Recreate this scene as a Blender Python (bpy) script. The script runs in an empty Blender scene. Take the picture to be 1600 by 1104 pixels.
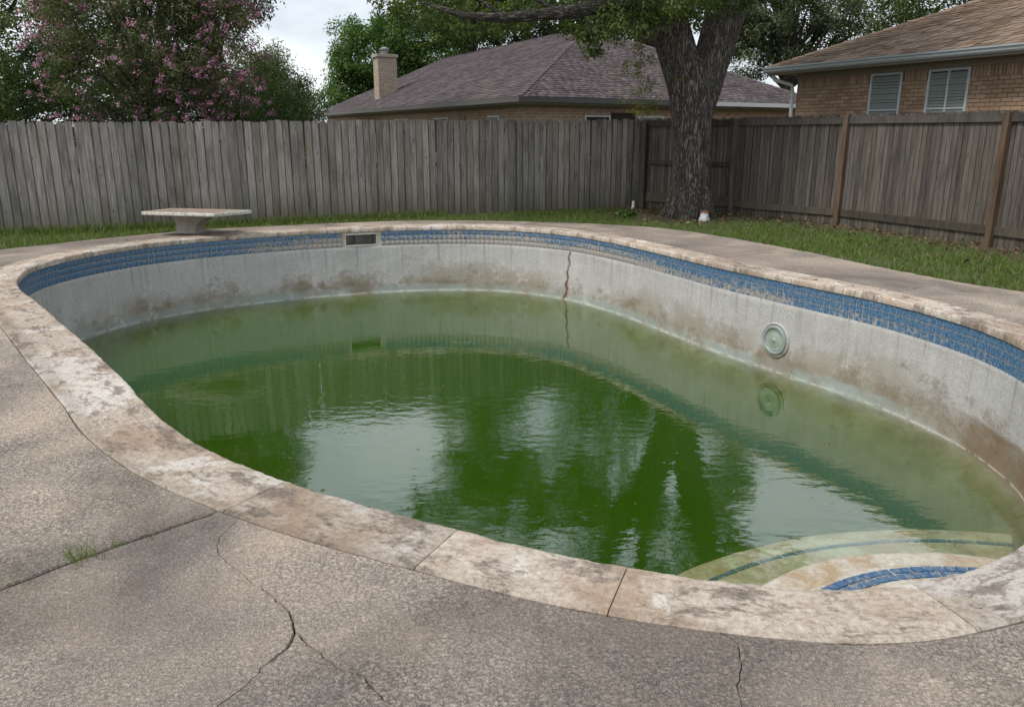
import bpy, bmesh, math, random
import numpy as np
from mathutils import Vector, Matrix, noise as mnoise
from mathutils.geometry import delaunay_2d_cdt
random.seed(7); rng = np.random.default_rng(7)
SC = bpy.context.scene
COL = SC.collection
R = math.radians

# ------------------------------------------------------------------ camera
cd = bpy.data.cameras.new('camera'); cam = bpy.data.objects.new('camera', cd); COL.objects.link(cam)
cd.sensor_width = 36; cd.lens = 28.125; cd.clip_start = 0.05; cd.clip_end = 1500
cam.location = (0, 0, 1.63); cam.rotation_euler = (R(90 - 15.5), 0, 0)
SC.camera = cam

# ------------------------------------------------------------------ sky, sun, exposure
SUN_EL, SUN_AZ = R(56), R(-122)          # azimuth from +Y towards +X
W = bpy.data.worlds.new('World'); SC.world = W; W.use_nodes = True
wn = W.node_tree; wn.nodes.clear()
wo = wn.nodes.new('ShaderNodeOutputWorld'); bg = wn.nodes.new('ShaderNodeBackground')
sky = wn.nodes.new('ShaderNodeTexSky'); sky.sky_type = 'NISHITA'; sky.sun_disc = False
sky.sun_elevation = SUN_EL; sky.sun_rotation = SUN_AZ; sky.air_density = 1.0; sky.dust_density = 2.0
tc = wn.nodes.new('ShaderNodeTexCoord'); mp = wn.nodes.new('ShaderNodeMapping'); mp.inputs['Scale'].default_value = (1, 1, 2.6)
nz_ = wn.nodes.new('ShaderNodeTexNoise'); nz_.inputs['Scale'].default_value = 3.1; nz_.inputs['Detail'].default_value = 7; nz_.inputs['Roughness'].default_value = .55
rp = wn.nodes.new('ShaderNodeValToRGB')
rp.color_ramp.elements[0].position = .36; rp.color_ramp.elements[0].color = (.36, .40, .445, 1)
rp.color_ramp.elements[1].position = .62; rp.color_ramp.elements[1].color = (.62, .645, .675, 1)
vm = wn.nodes.new('ShaderNodeVectorMath'); vm.operation = 'SCALE'; vm.inputs['Scale'].default_value = 10.0
mx = wn.nodes.new('ShaderNodeMixRGB'); mx.inputs[0].default_value = .86
wn.links.new(tc.outputs['Generated'], mp.inputs['Vector']); wn.links.new(mp.outputs[0], nz_.inputs['Vector'])
wn.links.new(nz_.outputs['Fac'], rp.inputs[0]); wn.links.new(rp.outputs[0], vm.inputs[0])
wn.links.new(sky.outputs[0], mx.inputs[1]); wn.links.new(vm.outputs[0], mx.inputs[2])
wn.links.new(mx.outputs[0], bg.inputs[0]); bg.inputs[1].default_value = .1
wn.links.new(bg.outputs[0], wo.inputs[0])
sl = bpy.data.lights.new('sun', 'SUN'); sun = bpy.data.objects.new('sun', sl); COL.objects.link(sun)
sl.energy = 1.5; sl.angle = R(12); sl.color = (1, .95, .87)
sd = Vector((math.sin(SUN_AZ) * math.cos(SUN_EL), math.cos(SUN_AZ) * math.cos(SUN_EL), math.sin(SUN_EL)))
sun.rotation_euler = sd.to_track_quat('Z', 'Y').to_euler(); sun.location = (-6, -4, 14)
vs = SC.view_settings; vs.view_transform = 'Standard'; vs.look = 'None'; vs.exposure = 0.92; vs.gamma = 1; vs.use_curve_mapping = False
SC.render.engine = 'CYCLES'
cy = SC.cycles; cy.max_bounces = 10; cy.diffuse_bounces = 3; cy.glossy_bounces = 3; cy.transparent_max_bounces = 12
cy.volume_bounces = 2; cy.use_denoising = True; cy.transmission_bounces = 4
cy.sample_clamp_indirect = 8; cy.use_adaptive_sampling = True; cy.adaptive_threshold = .01

# ------------------------------------------------------------------ material helpers
class MT:
    def __init__(s, name):
        s.m = bpy.data.materials.new(name); s.m.use_nodes = True; s.nt = s.m.node_tree; s.N = s.nt.nodes; s.L = s.nt.links
        s.b = s.N['Principled BSDF']; s.out = s.N['Material Output']; s.b.inputs['Specular IOR Level'].default_value = .25
        s._pos = None
    def lk(s, a, b):
        if hasattr(a, 'links') or isinstance(a, bpy.types.NodeSocket): s.L.new(a, b)
        elif isinstance(a, (tuple, list)): b.default_value = (*a, 1) if len(a) == 3 and len(b.default_value) == 4 else a
        else: b.default_value = a
    def pos(s):
        if s._pos is None: s._pos = s.N.new('ShaderNodeNewGeometry').outputs['Position']
        return s._pos
    def obj(s): return s.N.new('ShaderNodeTexCoord').outputs['Object']
    def rnd(s): return s.N.new('ShaderNodeObjectInfo').outputs['Random']
    def attr(s, n, out='Fac'):
        a = s.N.new('ShaderNodeAttribute'); a.attribute_name = n; return a.outputs[out]
    def mapv(s, v, sc, loc=(0, 0, 0)):
        n = s.N.new('ShaderNodeMapping'); s.L.new(v, n.inputs[0]); n.inputs['Scale'].default_value = sc; n.inputs['Location'].default_value = loc; return n.outputs[0]
    def nz(s, scale, det=4, ro=.55, v=None, dist=0):
        n = s.N.new('ShaderNodeTexNoise'); s.L.new(v or s.pos(), n.inputs['Vector']); n.inputs['Scale'].default_value = scale
        n.inputs['Detail'].default_value = det; n.inputs['Roughness'].default_value = ro; n.inputs['Distortion'].default_value = dist; return n.outputs['Fac']
    def vo(s, scale, v=None, feat='F1', out='Distance', rand=1):
        n = s.N.new('ShaderNodeTexVoronoi'); n.feature = feat; s.L.new(v or s.pos(), n.inputs['Vector']); n.inputs['Scale'].default_value = scale
        n.inputs['Randomness'].default_value = rand; return n.outputs[out]
    def ramp(s, f, stops, interp='LINEAR'):
        n = s.N.new('ShaderNodeValToRGB'); n.color_ramp.interpolation = interp; e = n.color_ramp.elements
        while len(e) < len(stops): e.new(.5)
        for k, (p, c) in enumerate(stops):
            e[k].position = p; e[k].color = (c, c, c, 1) if not isinstance(c, (tuple, list)) else (*c, 1)
        s.lk(f, n.inputs[0]); return n.outputs[0]
    def mix(s, f, a, b, mode='MIX'):
        n = s.N.new('ShaderNodeMixRGB'); n.blend_type = mode; s.lk(f, n.inputs[0]); s.lk(a, n.inputs[1]); s.lk(b, n.inputs[2]); return n.outputs[0]
    def ma(s, op, a, b=0.0, c=None):
        n = s.N.new('ShaderNodeMath'); n.operation = op; s.lk(a, n.inputs[0]); s.lk(b, n.inputs[1])
        if c is not None: s.lk(c, n.inputs[2])
        return n.outputs[0]
    def sep(s, v=None):
        n = s.N.new('ShaderNodeSeparateXYZ'); s.L.new(v or s.pos(), n.inputs[0]); return n.outputs
    def mr(s, v, a, b, c=0., d=1.):
        n = s.N.new('ShaderNodeMapRange'); s.lk(v, n.inputs[0])
        for k, x in zip((1, 2, 3, 4), (a, b, c, d)): n.inputs[k].default_value = x
        return n.outputs[0]
    def bump(s, h, st=.5, dist=.01, nrm=None):
        n = s.N.new('ShaderNodeBump'); n.inputs['Strength'].default_value = st; n.inputs['Distance'].default_value = dist; s.lk(h, n.inputs['Height'])
        if nrm is not None: s.L.new(nrm, n.inputs['Normal'])
        return n.outputs[0]
    def done(s, col, rough=.85, nrm=None, spec=None):
        s.lk(col, s.b.inputs['Base Color']); s.lk(rough, s.b.inputs['Roughness'])
        if nrm is not None: s.L.new(nrm, s.b.inputs['Normal'])
        if spec is not None: s.b.inputs['Specular IOR Level'].default_value = spec
        return s.m
M = {}
def scale_rnd(t, col, lo, hi):
    return t.mix(1, col, t.ramp(t.rnd(), [(0, lo), (1, hi)]), 'MULTIPLY')

# concrete deck: worn exposed sand finish
t = MT('deck_concrete')
pv = t.pos(); st = t.mapv(pv, (1, 1, 1))
ag = t.vo(95); agc = t.vo(95, out='Color'); fine = t.nz(260, 3, .7); md = t.nz(26, 5, .65); big = t.nz(1.1, 5, .6); gr = t.nz(70, 4, .75, dist=.8)
c = t.ramp(gr, [(.37, (.065, .056, .051)), (.48, (.20, .176, .160)), (.585, (.52, .475, .435))])
c = t.mix(.30, c, t.ramp(md, [(.38, (.09, .077, .068)), (.62, (.36, .315, .28))]))
c = t.mix(t.ramp(big, [(.42, 0.), (.62, .42)]), c, (.33, .285, .245))
c = t.mix(t.ramp(t.nz(.75, 3, .5, v=t.mapv(pv, (1, 1, 1), (3.3, 1.7, 0))), [(.50, 0.), (.66, .50)]), c, (.115, .107, .106))
c = t.mix(t.ramp(t.nz(3.2, 6, .7, v=t.mapv(pv, (1, 1.6, 1), (8, 2, 0))), [(.60, 0.), (.70, .5)]), c, (.42, .36, .31))
c = t.mix(t.ramp(t.nz(1.7, 5, .65, v=t.mapv(pv, (1, 1, 1), (2, 9, 3))), [(.50, 0.), (.66, .40)]), c, (.36, .295, .24)); c = t.mix(t.ramp(t.nz(.55, 4, .6, v=t.mapv(pv, (1, 1, 1), (7, 4.6, 3))), [(.49, 0.), (.62, .45)]), c, (.12, .112, .11)); c = t.mix(1, c, (1.17, 1.14, 1.10), 'MULTIPLY'); c = t.mix(t.mr(t.sep()[1], 7, 11, 0, .35), c, (.23, .19, .165))
sp = t.nz(190, 2, .6); c = t.mix(t.ramp(sp, [(.60, 0.), (.66, .6)]), c, (.62, .57, .52)); c = t.mix(1, c, t.ramp(t.nz(.9, 6, .65, v=t.mapv(pv, (1, 1, 1), (1.2, 6.1, 0)), dist=.6), [(.38, (.72, .70, .68)), (.5, (.98, .96, .94)), (.62, (1.30, 1.24, 1.17))]), 'MULTIPLY')
c = scale_rnd(t, c, .9, 1.08)
nb = t.bump(gr, .9, .016); nb = t.bump(ag, .5, .006, nb)
M['deck'] = t.done(c, .9, nb)

# coping: weathered cast stone, old paint, rust and lichen
t = MT('coping_stone'); pv = t.pos()
wp = t.nz(1.7, 8, .66, dist=.3); ht = t.nz(38, 6, .75); br = t.nz(2.6, 7, .66, v=t.mapv(pv, (1, 1, 1), (5, 3, 1))); uv = t.N.new('ShaderNodeTexCoord').outputs['UV']; dk = t.nz(1, 10, .76, v=t.mapv(uv, (3.0, 6.0, 1), (1, 8, 4)), dist=.25); layer = t.nz(1, 8, .7, v=t.mapv(uv, (5.5, 15, 1), (5, 2, 4)), dist=.3)
c = t.ramp(ht, [(.32, (.31, .26, .22)), (.5, (.54, .475, .415)), (.68, (.68, .615, .55))])
c = t.mix(t.ramp(br, [(.46, 0.), (.62, .65)]), c, t.mix(ht, (.26, .17, .105), (.44, .32, .22)))
def near(x_, y_, rad):
    d_ = t.N.new('ShaderNodeVectorMath'); d_.operation = 'DISTANCE'; t.L.new(pv, d_.inputs[0]); d_.inputs[1].default_value = (x_, y_, 0); return t.mr(d_.outputs['Value'], 0, rad, .16, 0)
wp = t.ma('ADD', t.ma('ADD', wp, near(-2.95, 5.25, .75)), t.ma('ADD', near(-2.5, 4.7, .5), near(2.05, 2.68, .8)))
c = t.mix(t.ramp(wp, [(.565, 0.), (.595, .85)]), c, t.mix(t.ramp(t.nz(42, 5, .75), [(.38, .9), (.5, 0.)]), (.72, .69, .66), (.42, .36, .31)))
c = t.mix(t.ramp(dk, [(.525, 0.), (.575, .75)]), c, t.mix(t.ramp(ht, [(.38, 0.), (.62, 1.)]), (.09, .075, .064), (.30, .255, .22)))
c = t.mix(t.ramp(layer, [(.38, .6), (.45, 0.)]), c, (.24, .19, .155)); c = t.mix(t.ramp(t.sep(uv)[1], [(.30, 0.), (.36, .3)]), c, (.15, .125, .10)); c = t.mix(1, c, (.97, .94, .905), 'MULTIPLY'); c = scale_rnd(t, c, .84, 1.14)
nb = t.bump(layer, .8, .02)
nb = t.bump(ht, .9, .014, nb); nb = t.bump(dk, .7, .03, nb); nb = t.bump(wp, .5, .03, nb)
M['coping'] = t.done(c, .88, nb)

# pool plaster
t = MT('pool_plaster'); pv = t.pos(); x, y, z = t.sep()
n1 = t.nz(1.6, 6, .62); n2 = t.nz(5.5, 6, .68); n3 = t.nz(60, 4, .7); vst = t.mapv(pv, (5, 5, .7)); n4 = t.nz(1, 5, .6, v=vst)
c = t.ramp(n3, [(.34, (.31, .30, .285)), (.66, (.50, .49, .47))])
c = t.mix(t.ramp(n1, [(.42, 0.), (.62, .5)]), c, (.37, .355, .335))
c = t.mix(t.ramp(n4, [(.52, 0.), (.72, .28)]), c, (.62, .61, .59))
nA = t.nz(.95, 9, .68, dist=.1); nB = t.nz(2.3, 10, .72, v=t.mapv(pv, (1, 1, 1.2), (4, 4, 4)), dist=.12); zg = t.mr(z, -.42, -1.1, -.20, .17)
mA = t.ramp(t.ma('ADD', nA, zg), [(.46, 0.), (.58, .5), (.72, .8)])
c = t.mix(mA, c, t.mix(nB, (.17, .145, .10), (.36, .32, .25)))
mB = t.ramp(t.ma('ADD', nB, t.mr(z, -.5, -1.0, -.16, .06)), [(.49, 0.), (.56, .45), (.68, .85)])
c = t.mix(mB, c, t.mix(n3, (.115, .085, .05), (.25, .20, .14)))
wv = t.ma('ADD', z, t.ma('MULTIPLY', t.ma('SUBTRACT', nB, .5), .10))
c = t.mix(t.ma('MULTIPLY', t.ramp(t.mr(wv, -1.15, -1.0), [(0, .85), (.7, .65), (1, 0.)]), t.ramp(n1, [(.40, .15), (.55, 1.)])), c, t.mix(n3, (.20, .25, .23), (.38, .44, .41)))
c = t.mix(t.ma('MULTIPLY', t.ramp(t.nz(2.9, 9, .75, v=t.mapv(pv, (1, 1, 1), (9, 1, 2)), dist=.15), [(.55, 0.), (.66, .45)]), t.mr(z, -.45, -.70)), c, (.62, .605, .57))
drip = t.nz(1, 4, .6, v=t.mapv(pv, (16, 16, .5))); c = t.mix(t.ma('MULTIPLY', t.ramp(drip, [(.55, 0.), (.66, .6)]), t.mr(z, -.95, -.34)), c, (.24, .225, .20))
rust = t.ma('MULTIPLY', t.mr(t.ma('ADD', t.ma('ADD', x, t.ma('MULTIPLY', y, -.55)), t.ma('MULTIPLY', n2, .4)), .1, .7), t.ma('MULTIPLY', t.mr(t.ma('ADD', z, t.ma('MULTIPLY', nB, .22)), -.70, -.74), t.ramp(nB, [(.3, .55), (.6, .95)])))
rust = t.ma('MULTIPLY', rust, t.mr(y, 7.2, 6.7))
c = t.mix(rust, c, t.mix(n2, (.13, .085, .045), (.24, .175, .11)))
crk = t.attr('crack'); c = t.mix(t.ramp(t.ma('MULTIPLY', crk, t.ma('ADD', n2, .5)), [(.10, 0.), (.6, .95)]), c, t.mix(n2, (.07, .032, .014), (.17, .085, .035)))
c = t.mix(t.ramp(t.ma('ABSOLUTE', t.ma('ADD', z, 1.144)), [(.002, .55), (.007, 0.)]), c, t.mix(t.ramp(n2, [(.42, 0.), (.52, 1.)]), (.06, .065, .045), (.52, .53, .48))); sub = t.mr(z, -1.155, -1.18); c = t.mix(sub, c, t.mix(t.ramp(nB, [(.38, 0.), (.62, 1.)]), (.11, .10, .062), (.25, .235, .18)))
M['plaster'] = t.done(c, .85, t.bump(n3, .6, .008, t.bump(n2, .5, .03)))

# step plaster
t = MT('step_plaster'); n2 = t.nz(3.0, 6, .68, dist=.5); n3 = t.nz(30, 4, .7)
c = t.ramp(n3, [(.3, (.36, .33, .28)), (.7, (.56, .525, .455))])
c = t.mix(t.ramp(n2, [(.42, 0.), (.58, .9)]), c, t.mix(n3, (.24, .165, .09), (.42, .32, .20)))
M['step'] = t.done(c, .8, t.bump(n3, .4, .006))

# glazed waterline tiles, scaled with lime
t = MT('blue_tile'); pv = t.pos(); x, y, z = t.sep()
n1 = t.nz(1.3, 3, .5); n2 = t.nz(24, 4, .65); v1 = t.vo(27, feat='DISTANCE_TO_EDGE'); rd = t.rnd()
c = t.mix(n2, (.012, .072, .17), (.036, .165, .32))
c = t.mix(t.ramp(rd, [(0, 0.), (1, .45)]), c, (.04, .12, .24))
arcs = t.ramp(v1, [(.03, 1.), (.09, 0.)])
lime = t.ma('ADD', t.mr(y, 6.5, 13.0, -.30, .10), t.ma('MULTIPLY', t.mr(z, -.10, -.26, -.18, .22), 1.0))
lime = t.ma('ADD', lime, t.ma('MULTIPLY', t.ma('SUBTRACT', n1, .5), .7))
lime = t.ma('ADD', lime, t.mr(x, -3.2, -5.2, 0, -.35))
lm = t.ramp(t.ma('ADD', t.ma('MULTIPLY', t.ma('SUBTRACT', n2, .5), 1.6), t.ma('ADD', lime, .42)), [(.46, 0.), (.60, .9)])
c = t.mix(t.ma('MULTIPLY', arcs, .42), c, (.36, .32, .27))
c = t.mix(lm, c, t.mix(t.nz(90, 3, .7), (.19, .165, .14), (.44, .40, .35)))
M['tile'] = t.done(c, t.ma('ADD', t.ma('MULTIPLY', lm, .5), .28), t.bump(n2, .4, .004, t.bump(v1, .25, .006)), .5)
t = MT('grout'); M['grout'] = t.done(t.mix(t.nz(40, 4, .7), (.27, .22, .16), (.52, .45, .35)), .9, t.bump(t.nz(90, 3, .7), .5, .004))

# murky algae water
t = MT('pond_green_water')
for n in list(t.N):
    if n != t.out: t.N.remove(n)
t._pos = None
h1 = t.nz(5.0, 3, .5, v=t.mapv(t.pos(), (1, 1.8, 1)), dist=.3); h2 = t.nz(17, 2, .5, v=t.mapv(t.pos(), (1, 1.8, 1), (4, 2, 0))); calm = t.nz(.45, 2, .5)
hh = t.ma('ADD', t.ma('MULTIPLY', h1, 1.0), t.ma('MULTIPLY', h2, .12))
hh = t.ma('MULTIPLY', hh, t.ramp(calm, [(.36, .25), (.62, 1.)]))
bn = t.bump(hh, .13, .025)
fr = t.N.new('ShaderNodeFresnel'); fr.inputs[0].default_value = 1.33; t.L.new(bn, fr.inputs['Normal'])
gl = t.N.new('ShaderNodeBsdfGlossy'); gl.inputs['Roughness'].default_value = .004; t.L.new(bn, gl.inputs['Normal'])
tr = t.N.new('ShaderNodeBsdfTransparent'); ge = t.N.new('ShaderNodeNewGeometry')
fac = t.ma('MULTIPLY', t.ma('MINIMUM', t.ma('ADD', t.ma('MULTIPLY', fr.outputs[0], .70), .24), 1.0), t.ma('SUBTRACT', 1.0, ge.outputs['Backfacing']))
ms = t.N.new('ShaderNodeMixShader'); t.L.new(fac, ms.inputs[0]); t.L.new(tr.outputs[0], ms.inputs[1]); t.L.new(gl.outputs[0], ms.inputs[2]); t.L.new(ms.outputs[0], t.out.inputs['Surface'])
vsn = t.N.new('ShaderNodeVolumeScatter'); vsn.inputs['Color'].default_value = (.36, .74, .05, 1); vsn.inputs['Density'].default_value = .72; vsn.inputs['Anisotropy'].default_value = .2
van = t.N.new('ShaderNodeVolumeAbsorption'); van.inputs['Color'].default_value = (.40, .60, .10, 1); van.inputs['Density'].default_value = 3.0
ad = t.N.new('ShaderNodeAddShader'); t.L.new(vsn.outputs[0], ad.inputs[0]); t.L.new(van.outputs[0], ad.inputs[1]); t.L.new(ad.outputs[0], t.out.inputs['Volume'])
M['water'] = t.m

# weathered fence wood
def wood(name, lo, hi, moss=.7, tint=(.66, 1.18), edge=1e6):
    t = MT(name); pv = t.pos(); z = t.sep()[2]; off = t.ma('MULTIPLY', t.rnd(), 37)
    cmb = t.N.new('ShaderNodeCombineXYZ'); t.L.new(off, cmb.inputs[2]); va = t.N.new('ShaderNodeVectorMath'); t.L.new(pv, va.inputs[0]); t.L.new(cmb.outputs[0], va.inputs[1]); pv2 = va.outputs[0]
    g = t.nz(1, 6, .72, v=t.mapv(pv2, (60, 60, 2.2)), dist=.6); b = t.nz(1, 4, .6, v=t.mapv(pv2, (7, 7, 1.6)))
    c = t.ramp(g, [(.28, lo), (.72, hi)]); c = t.mix(t.ramp(b, [(.45, 0.), (.7, .55)]), c, tuple(.55 * v for v in lo))
    kn = t.vo(1, v=t.mapv(pv2, (9, 9, 2.6))); c = t.mix(t.ramp(kn, [(.05, .75), (.11, 0.)]), c, (.025, .02, .017))
    zz = t.ma('ADD', z, t.ma('MULTIPLY', b, .5)); c = t.mix(t.ma('MULTIPLY', t.mr(zz, .85, .2), moss), c, (.10, .095, .05))
    c = t.mix(t.mr(zz, 1.95, 2.25, 0, .5), c, (.05, .045, .042))
    ex = t.ma('ABSOLUTE', t.sep(t.obj())[0]); c = t.mix(t.ramp(t.ma('DIVIDE', ex, edge), [(.80, 0.), (.97, .82)]), c, (.03, .026, .023))  # dirt-dark board edges, painted in to draw the shaded gaps between boards
    hue = t.ramp(t.ma('FRACT', t.ma('MULTIPLY', t.rnd(), 7.31)), [(0, (.98, 1.0, 1.02)), (.5, (1.0, .985, .965)), (1, (1.03, .985, .93))]); c = t.mix(1, c, hue, 'MULTIPLY')
    return t.done(scale_rnd(t, c, *tint), .92, t.bump(g, .5, .006))
M['picket'] = wood('weathered_cedar', (.125, .112, .101), (.44, .408, .375), edge=.069, tint=(.66, 1.12))
M['picket2'] = wood('shaded_brown_grey_pine', (.068, .059, .052), (.215, .19, .168), .35, edge=.045, tint=(.58, 1.02))  # base colour darkened to carry the shade tree's shadow on this fence
M['batten'] = wood('grey_batten', (.11, .098, .088), (.33, .30, .27))
M['rail'] = wood('dark_rail_wood', (.055, .047, .042), (.13, .115, .10), .3)
M['post'] = wood('brown_post_wood', (.075, .05, .036), (.18, .125, .09), .1)

# shingles and bricks: per-object or per-face tint
def tinted(name, ramp, rough=.9, attr=False, scale=40, bumpst=.6, dist=.006, rng_=None):
    t = MT(name); f = t.attr('tint') if attr else t.rnd()
    c = t.ramp(f, ramp); n = t.nz(scale, 4, .7)
    c = t.mix(.55, c, t.ramp(n, [(.3, .25), (.7, 1.)]), 'MULTIPLY'); w = t.nz(.9, 4, .6); c = t.mix(t.ramp(w, [(.4, 0.), (.7, .45)]), c, tuple(.5 * v for v in ramp[0][1]))
    return t.done(c, rough, t.bump(n, bumpst, dist))
BR = [(0, (.15, .10, .07)), (.35, (.24, .165, .115)), (.7, (.34, .245, .175)), (1, (.19, .15, .125))]
PR = [(0, (.085, .068, .074)), (.5, (.148, .119, .124)), (1, (.215, .178, .172))]
BK = [(0, (.38, .245, .155)), (.4, (.51, .345, .225)), (.75, (.60, .43, .295)), (1, (.45, .30, .205))]
M['sh1'] = tinted('brown_shingle', BR); M['sh1a'] = tinted('brown_shingle_field', BR, attr=True)
M['sh2a'] = tinted('slate_violet_shingle', PR, attr=True)
M['bk'] = tinted('tan_brick', BK, scale=70); M['bka'] = tinted('tan_brick_field', BK, attr=True, scale=70)
t = MT('mortar'); M['mortar'] = t.done(t.mix(t.nz(60, 3, .6), (.085, .065, .05), (.15, .12, .09)), .95)
def brickwall(name, a, b, mo):
    t = MT(name); n = t.N.new('ShaderNodeTexBrick'); uv = t.N.new('ShaderNodeTexCoord').outputs['UV']; t.L.new(uv, n.inputs[0])
    n.inputs['Color1'].default_value = (*a, 1); n.inputs['Color2'].default_value = (*b, 1); n.inputs['Mortar'].default_value = (*mo, 1)
    n.inputs['Scale'].default_value = 1; n.inputs['Brick Width'].default_value = .21; n.inputs['Row Height'].default_value = .075; n.inputs['Mortar Size'].default_value = .008
    c = t.mix(.5, n.outputs['Color'], t.ramp(t.nz(9, 5, .7), [(.3, .4), (.7, 1.1)]), 'MULTIPLY')
    return t.done(c, .9, t.bump(n.outputs['Fac'], -.6, .01))
M['bw2'] = brickwall('orange_tan_brick', (.56, .36, .25), (.42, .26, .18), (.62, .54, .44))
M['bwch'] = brickwall('buff_brick', (.52, .42, .32), (.42, .34, .255), (.26, .22, .18))
def plain(name, col, rough=.6, scale=14, amt=.25, spec=.25, metal=0):
    t = MT(name); n = t.nz(scale, 5, .65); c = t.mix(t.ramp(n, [(.35, 0.), (.7, amt)]), col, tuple(.45 * v for v in col))
    t.b.inputs['Metallic'].default_value = metal
    return t.done(c, rough, t.bump(n, .15, .004), spec)
M['trim'] = plain('tan_trim_paint', (.30, .255, .195), .7)
M['soffit'] = plain('beige_soffit', (.36, .32, .26), .8)
M['gutter'] = plain('grey_gutter', (.42, .455, .465), .45, spec=.5)
M['gutterd'] = plain('dark_gutter', (.10, .095, .09), .5, spec=.4)
M['white'] = plain('white_paint', (.72, .72, .70), .5)
M['frame'] = plain('aluminium_frame', (.55, .57, .57), .4, spec=.5)
M['blind'] = plain('green_grey_blind', (.25, .285, .262), .6)
M['dark'] = plain('dark_interior', (.02, .021, .022), .5)
M['skim'] = plain('stained_white_plastic', (.52, .50, .44), .5, 9, .5)
M['pipe'] = plain('white_pvc', (.74, .76, .76), .4)
M['ringm'] = plain('verdigris_light_ring', (.26, .31, .29), .45, 20, .5, .5)
M['lensm'] = plain('clouded_green_lens', (.30, .35, .29), .35, 18, .45, .5)
M['cap'] = plain('terracotta_cap', (.30, .13, .06), .7)
M['metal'] = plain('dull_metal', (.22, .22, .22), .45, spec=.5)
t = MT('glass'); t.b.inputs['Transmission Weight'].default_value = 1; t.b.inputs['IOR'].default_value = 1.45; M['glass'] = t.done((.9, .95, .95), .02)
t = MT('board_white'); n = t.nz(22, 6, .72); n2 = t.nz(5, 4, .6); c = t.mix(t.ramp(n, [(.42, 0.), (.6, .7)]), (.62, .60, .54), (.26, .24, .20)); M['boardw'] = t.done(c, .75, t.bump(n, .5, .006))
t = MT('board_sand'); n = t.nz(40, 5, .7); n2 = t.nz(4, 4, .6); c = t.mix(n, (.17, .125, .095), (.33, .25, .195)); c = t.mix(t.ramp(n2, [(.5, 0.), (.65, .5)]), c, (.42, .36, .30)); M['boards'] = t.done(c, .9, t.bump(n, .6, .006))
t = MT('pedestal_concrete'); n = t.nz(16, 6, .7); n2 = t.nz(3, 4, .6); c = t.mix(n, (.24, .225, .195), (.52, .49, .43)); c = t.mix(t.ramp(n2, [(.5, 0.), (.65, .5)]), c, (.30, .22, .14)); M['ped'] = t.done(c, .85, t.bump(n, .5, .008))

# bark, leaves, ground
def bark(name, lo, hi, sc=1.0, ax=(21, 21, 3.4), ax2=(42, 42, 14)):
    t = MT(name); pv = t.pos(); a = t.nz(1, 5, .6, v=t.mapv(pv, tuple(q * sc for q in ax)), dist=.7); b = t.nz(1, 6, .75, v=t.mapv(pv, tuple(q * sc for q in ax2)), dist=1.0)
    rd = t.ma('MINIMUM', t.ma('MULTIPLY', t.ma('ABSOLUTE', t.ma('SUBTRACT', a, .5)), 9.0), 1.0)
    h = t.ma('ADD', t.ma('MULTIPLY', rd, .65), t.ma('MULTIPLY', b, .6))
    c = t.ramp(h, [(.30, tuple(.35 * q for q in lo)), (.58, lo), (.92, hi)])
    c = t.mix(t.ramp(t.nz(2.2, 4, .6), [(.5, 0.), (.7, .35)]), c, (.10, .105, .075))
    return t.done(c, .95, t.bump(h, .9, .05))
M['bark'] = bark('furrowed_bark', (.10, .086, .073), (.25, .22, .19), 1.25)
M['bark_limb'] = bark('limb_bark', (.06, .05, .042), (.16, .14, .12), 1.0, (3.6, 24, 24), (14, 42, 42))
M['bark2'] = bark('smooth_bark', (.10, .085, .07), (.2, .17, .14), 1.6)
def leaf(name, a, b, c3, trans=.45):
    t = MT(name); f = t.attr('tint'); c = t.ramp(f, [(0, a), (.55, b), (1, c3)])
    t.lk(c, t.b.inputs['Base Color']); t.b.inputs['Roughness'].default_value = .55; t.b.inputs['Specular IOR Level'].default_value = .3
    tl = t.N.new('ShaderNodeBsdfTranslucent'); t.L.new(t.mix(1, c, (1.1, 1.25, .5), 'MULTIPLY'), tl.inputs[0])
    m = t.N.new('ShaderNodeMixShader'); m.inputs[0].default_value = trans; t.L.new(t.b.outputs[0], m.inputs[1]); t.L.new(tl.outputs[0], m.inputs[2]); t.L.new(m.outputs[0], t.out.inputs[0])
    return t.m
M['lf_oak'] = leaf('pecan_leaf', (.035, .060, .018), (.072, .110, .030), (.155, .175, .05))
M['lf_crape'] = leaf('crape_leaf', (.055, .068, .036), (.12, .14, .07), (.21, .20, .12))
M['lf_pink'] = leaf('pink_blossom', (.28, .10, .20), (.42, .19, .34), (.58, .37, .50), .3)
M['lf_dark'] = leaf('dark_leaf', (.026, .048, .016), (.055, .090, .028), (.12, .15, .05))
M['lf_green'] = leaf('bright_leaf', (.035, .080, .018), (.080, .150, .036), (.18, .24, .07))
M['lf_grey'] = leaf('grey_green_leaf', (.060, .080, .045), (.12, .145, .085), (.22, .24, .15))
M['lf_vine'] = leaf('yellow_green_leaf', (.08, .10, .018), (.15, .17, .03), (.24, .24, .05))
M['lf_grass'] = leaf('grass_blade', (.065, .105, .022), (.125, .190, .040), (.27, .26, .10), .35)
M['lf_dead'] = leaf('dead_leaf', (.06, .035, .02), (.13, .08, .045), (.24, .17, .10), .1)
t = MT('soil_and_turf'); n = t.nz(6, 6, .7); n2 = t.nz(.6, 4, .6); c = t.mix(n, (.045, .036, .025), (.11, .085, .058)); c = t.mix(t.ramp(n2, [(.4, .1), (.6, .65)]), c, t.mix(n, (.04, .07, .02), (.08, .12, .035)))
M['ground'] = t.done(c, .95, t.bump(n, .8, .03))

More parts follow.
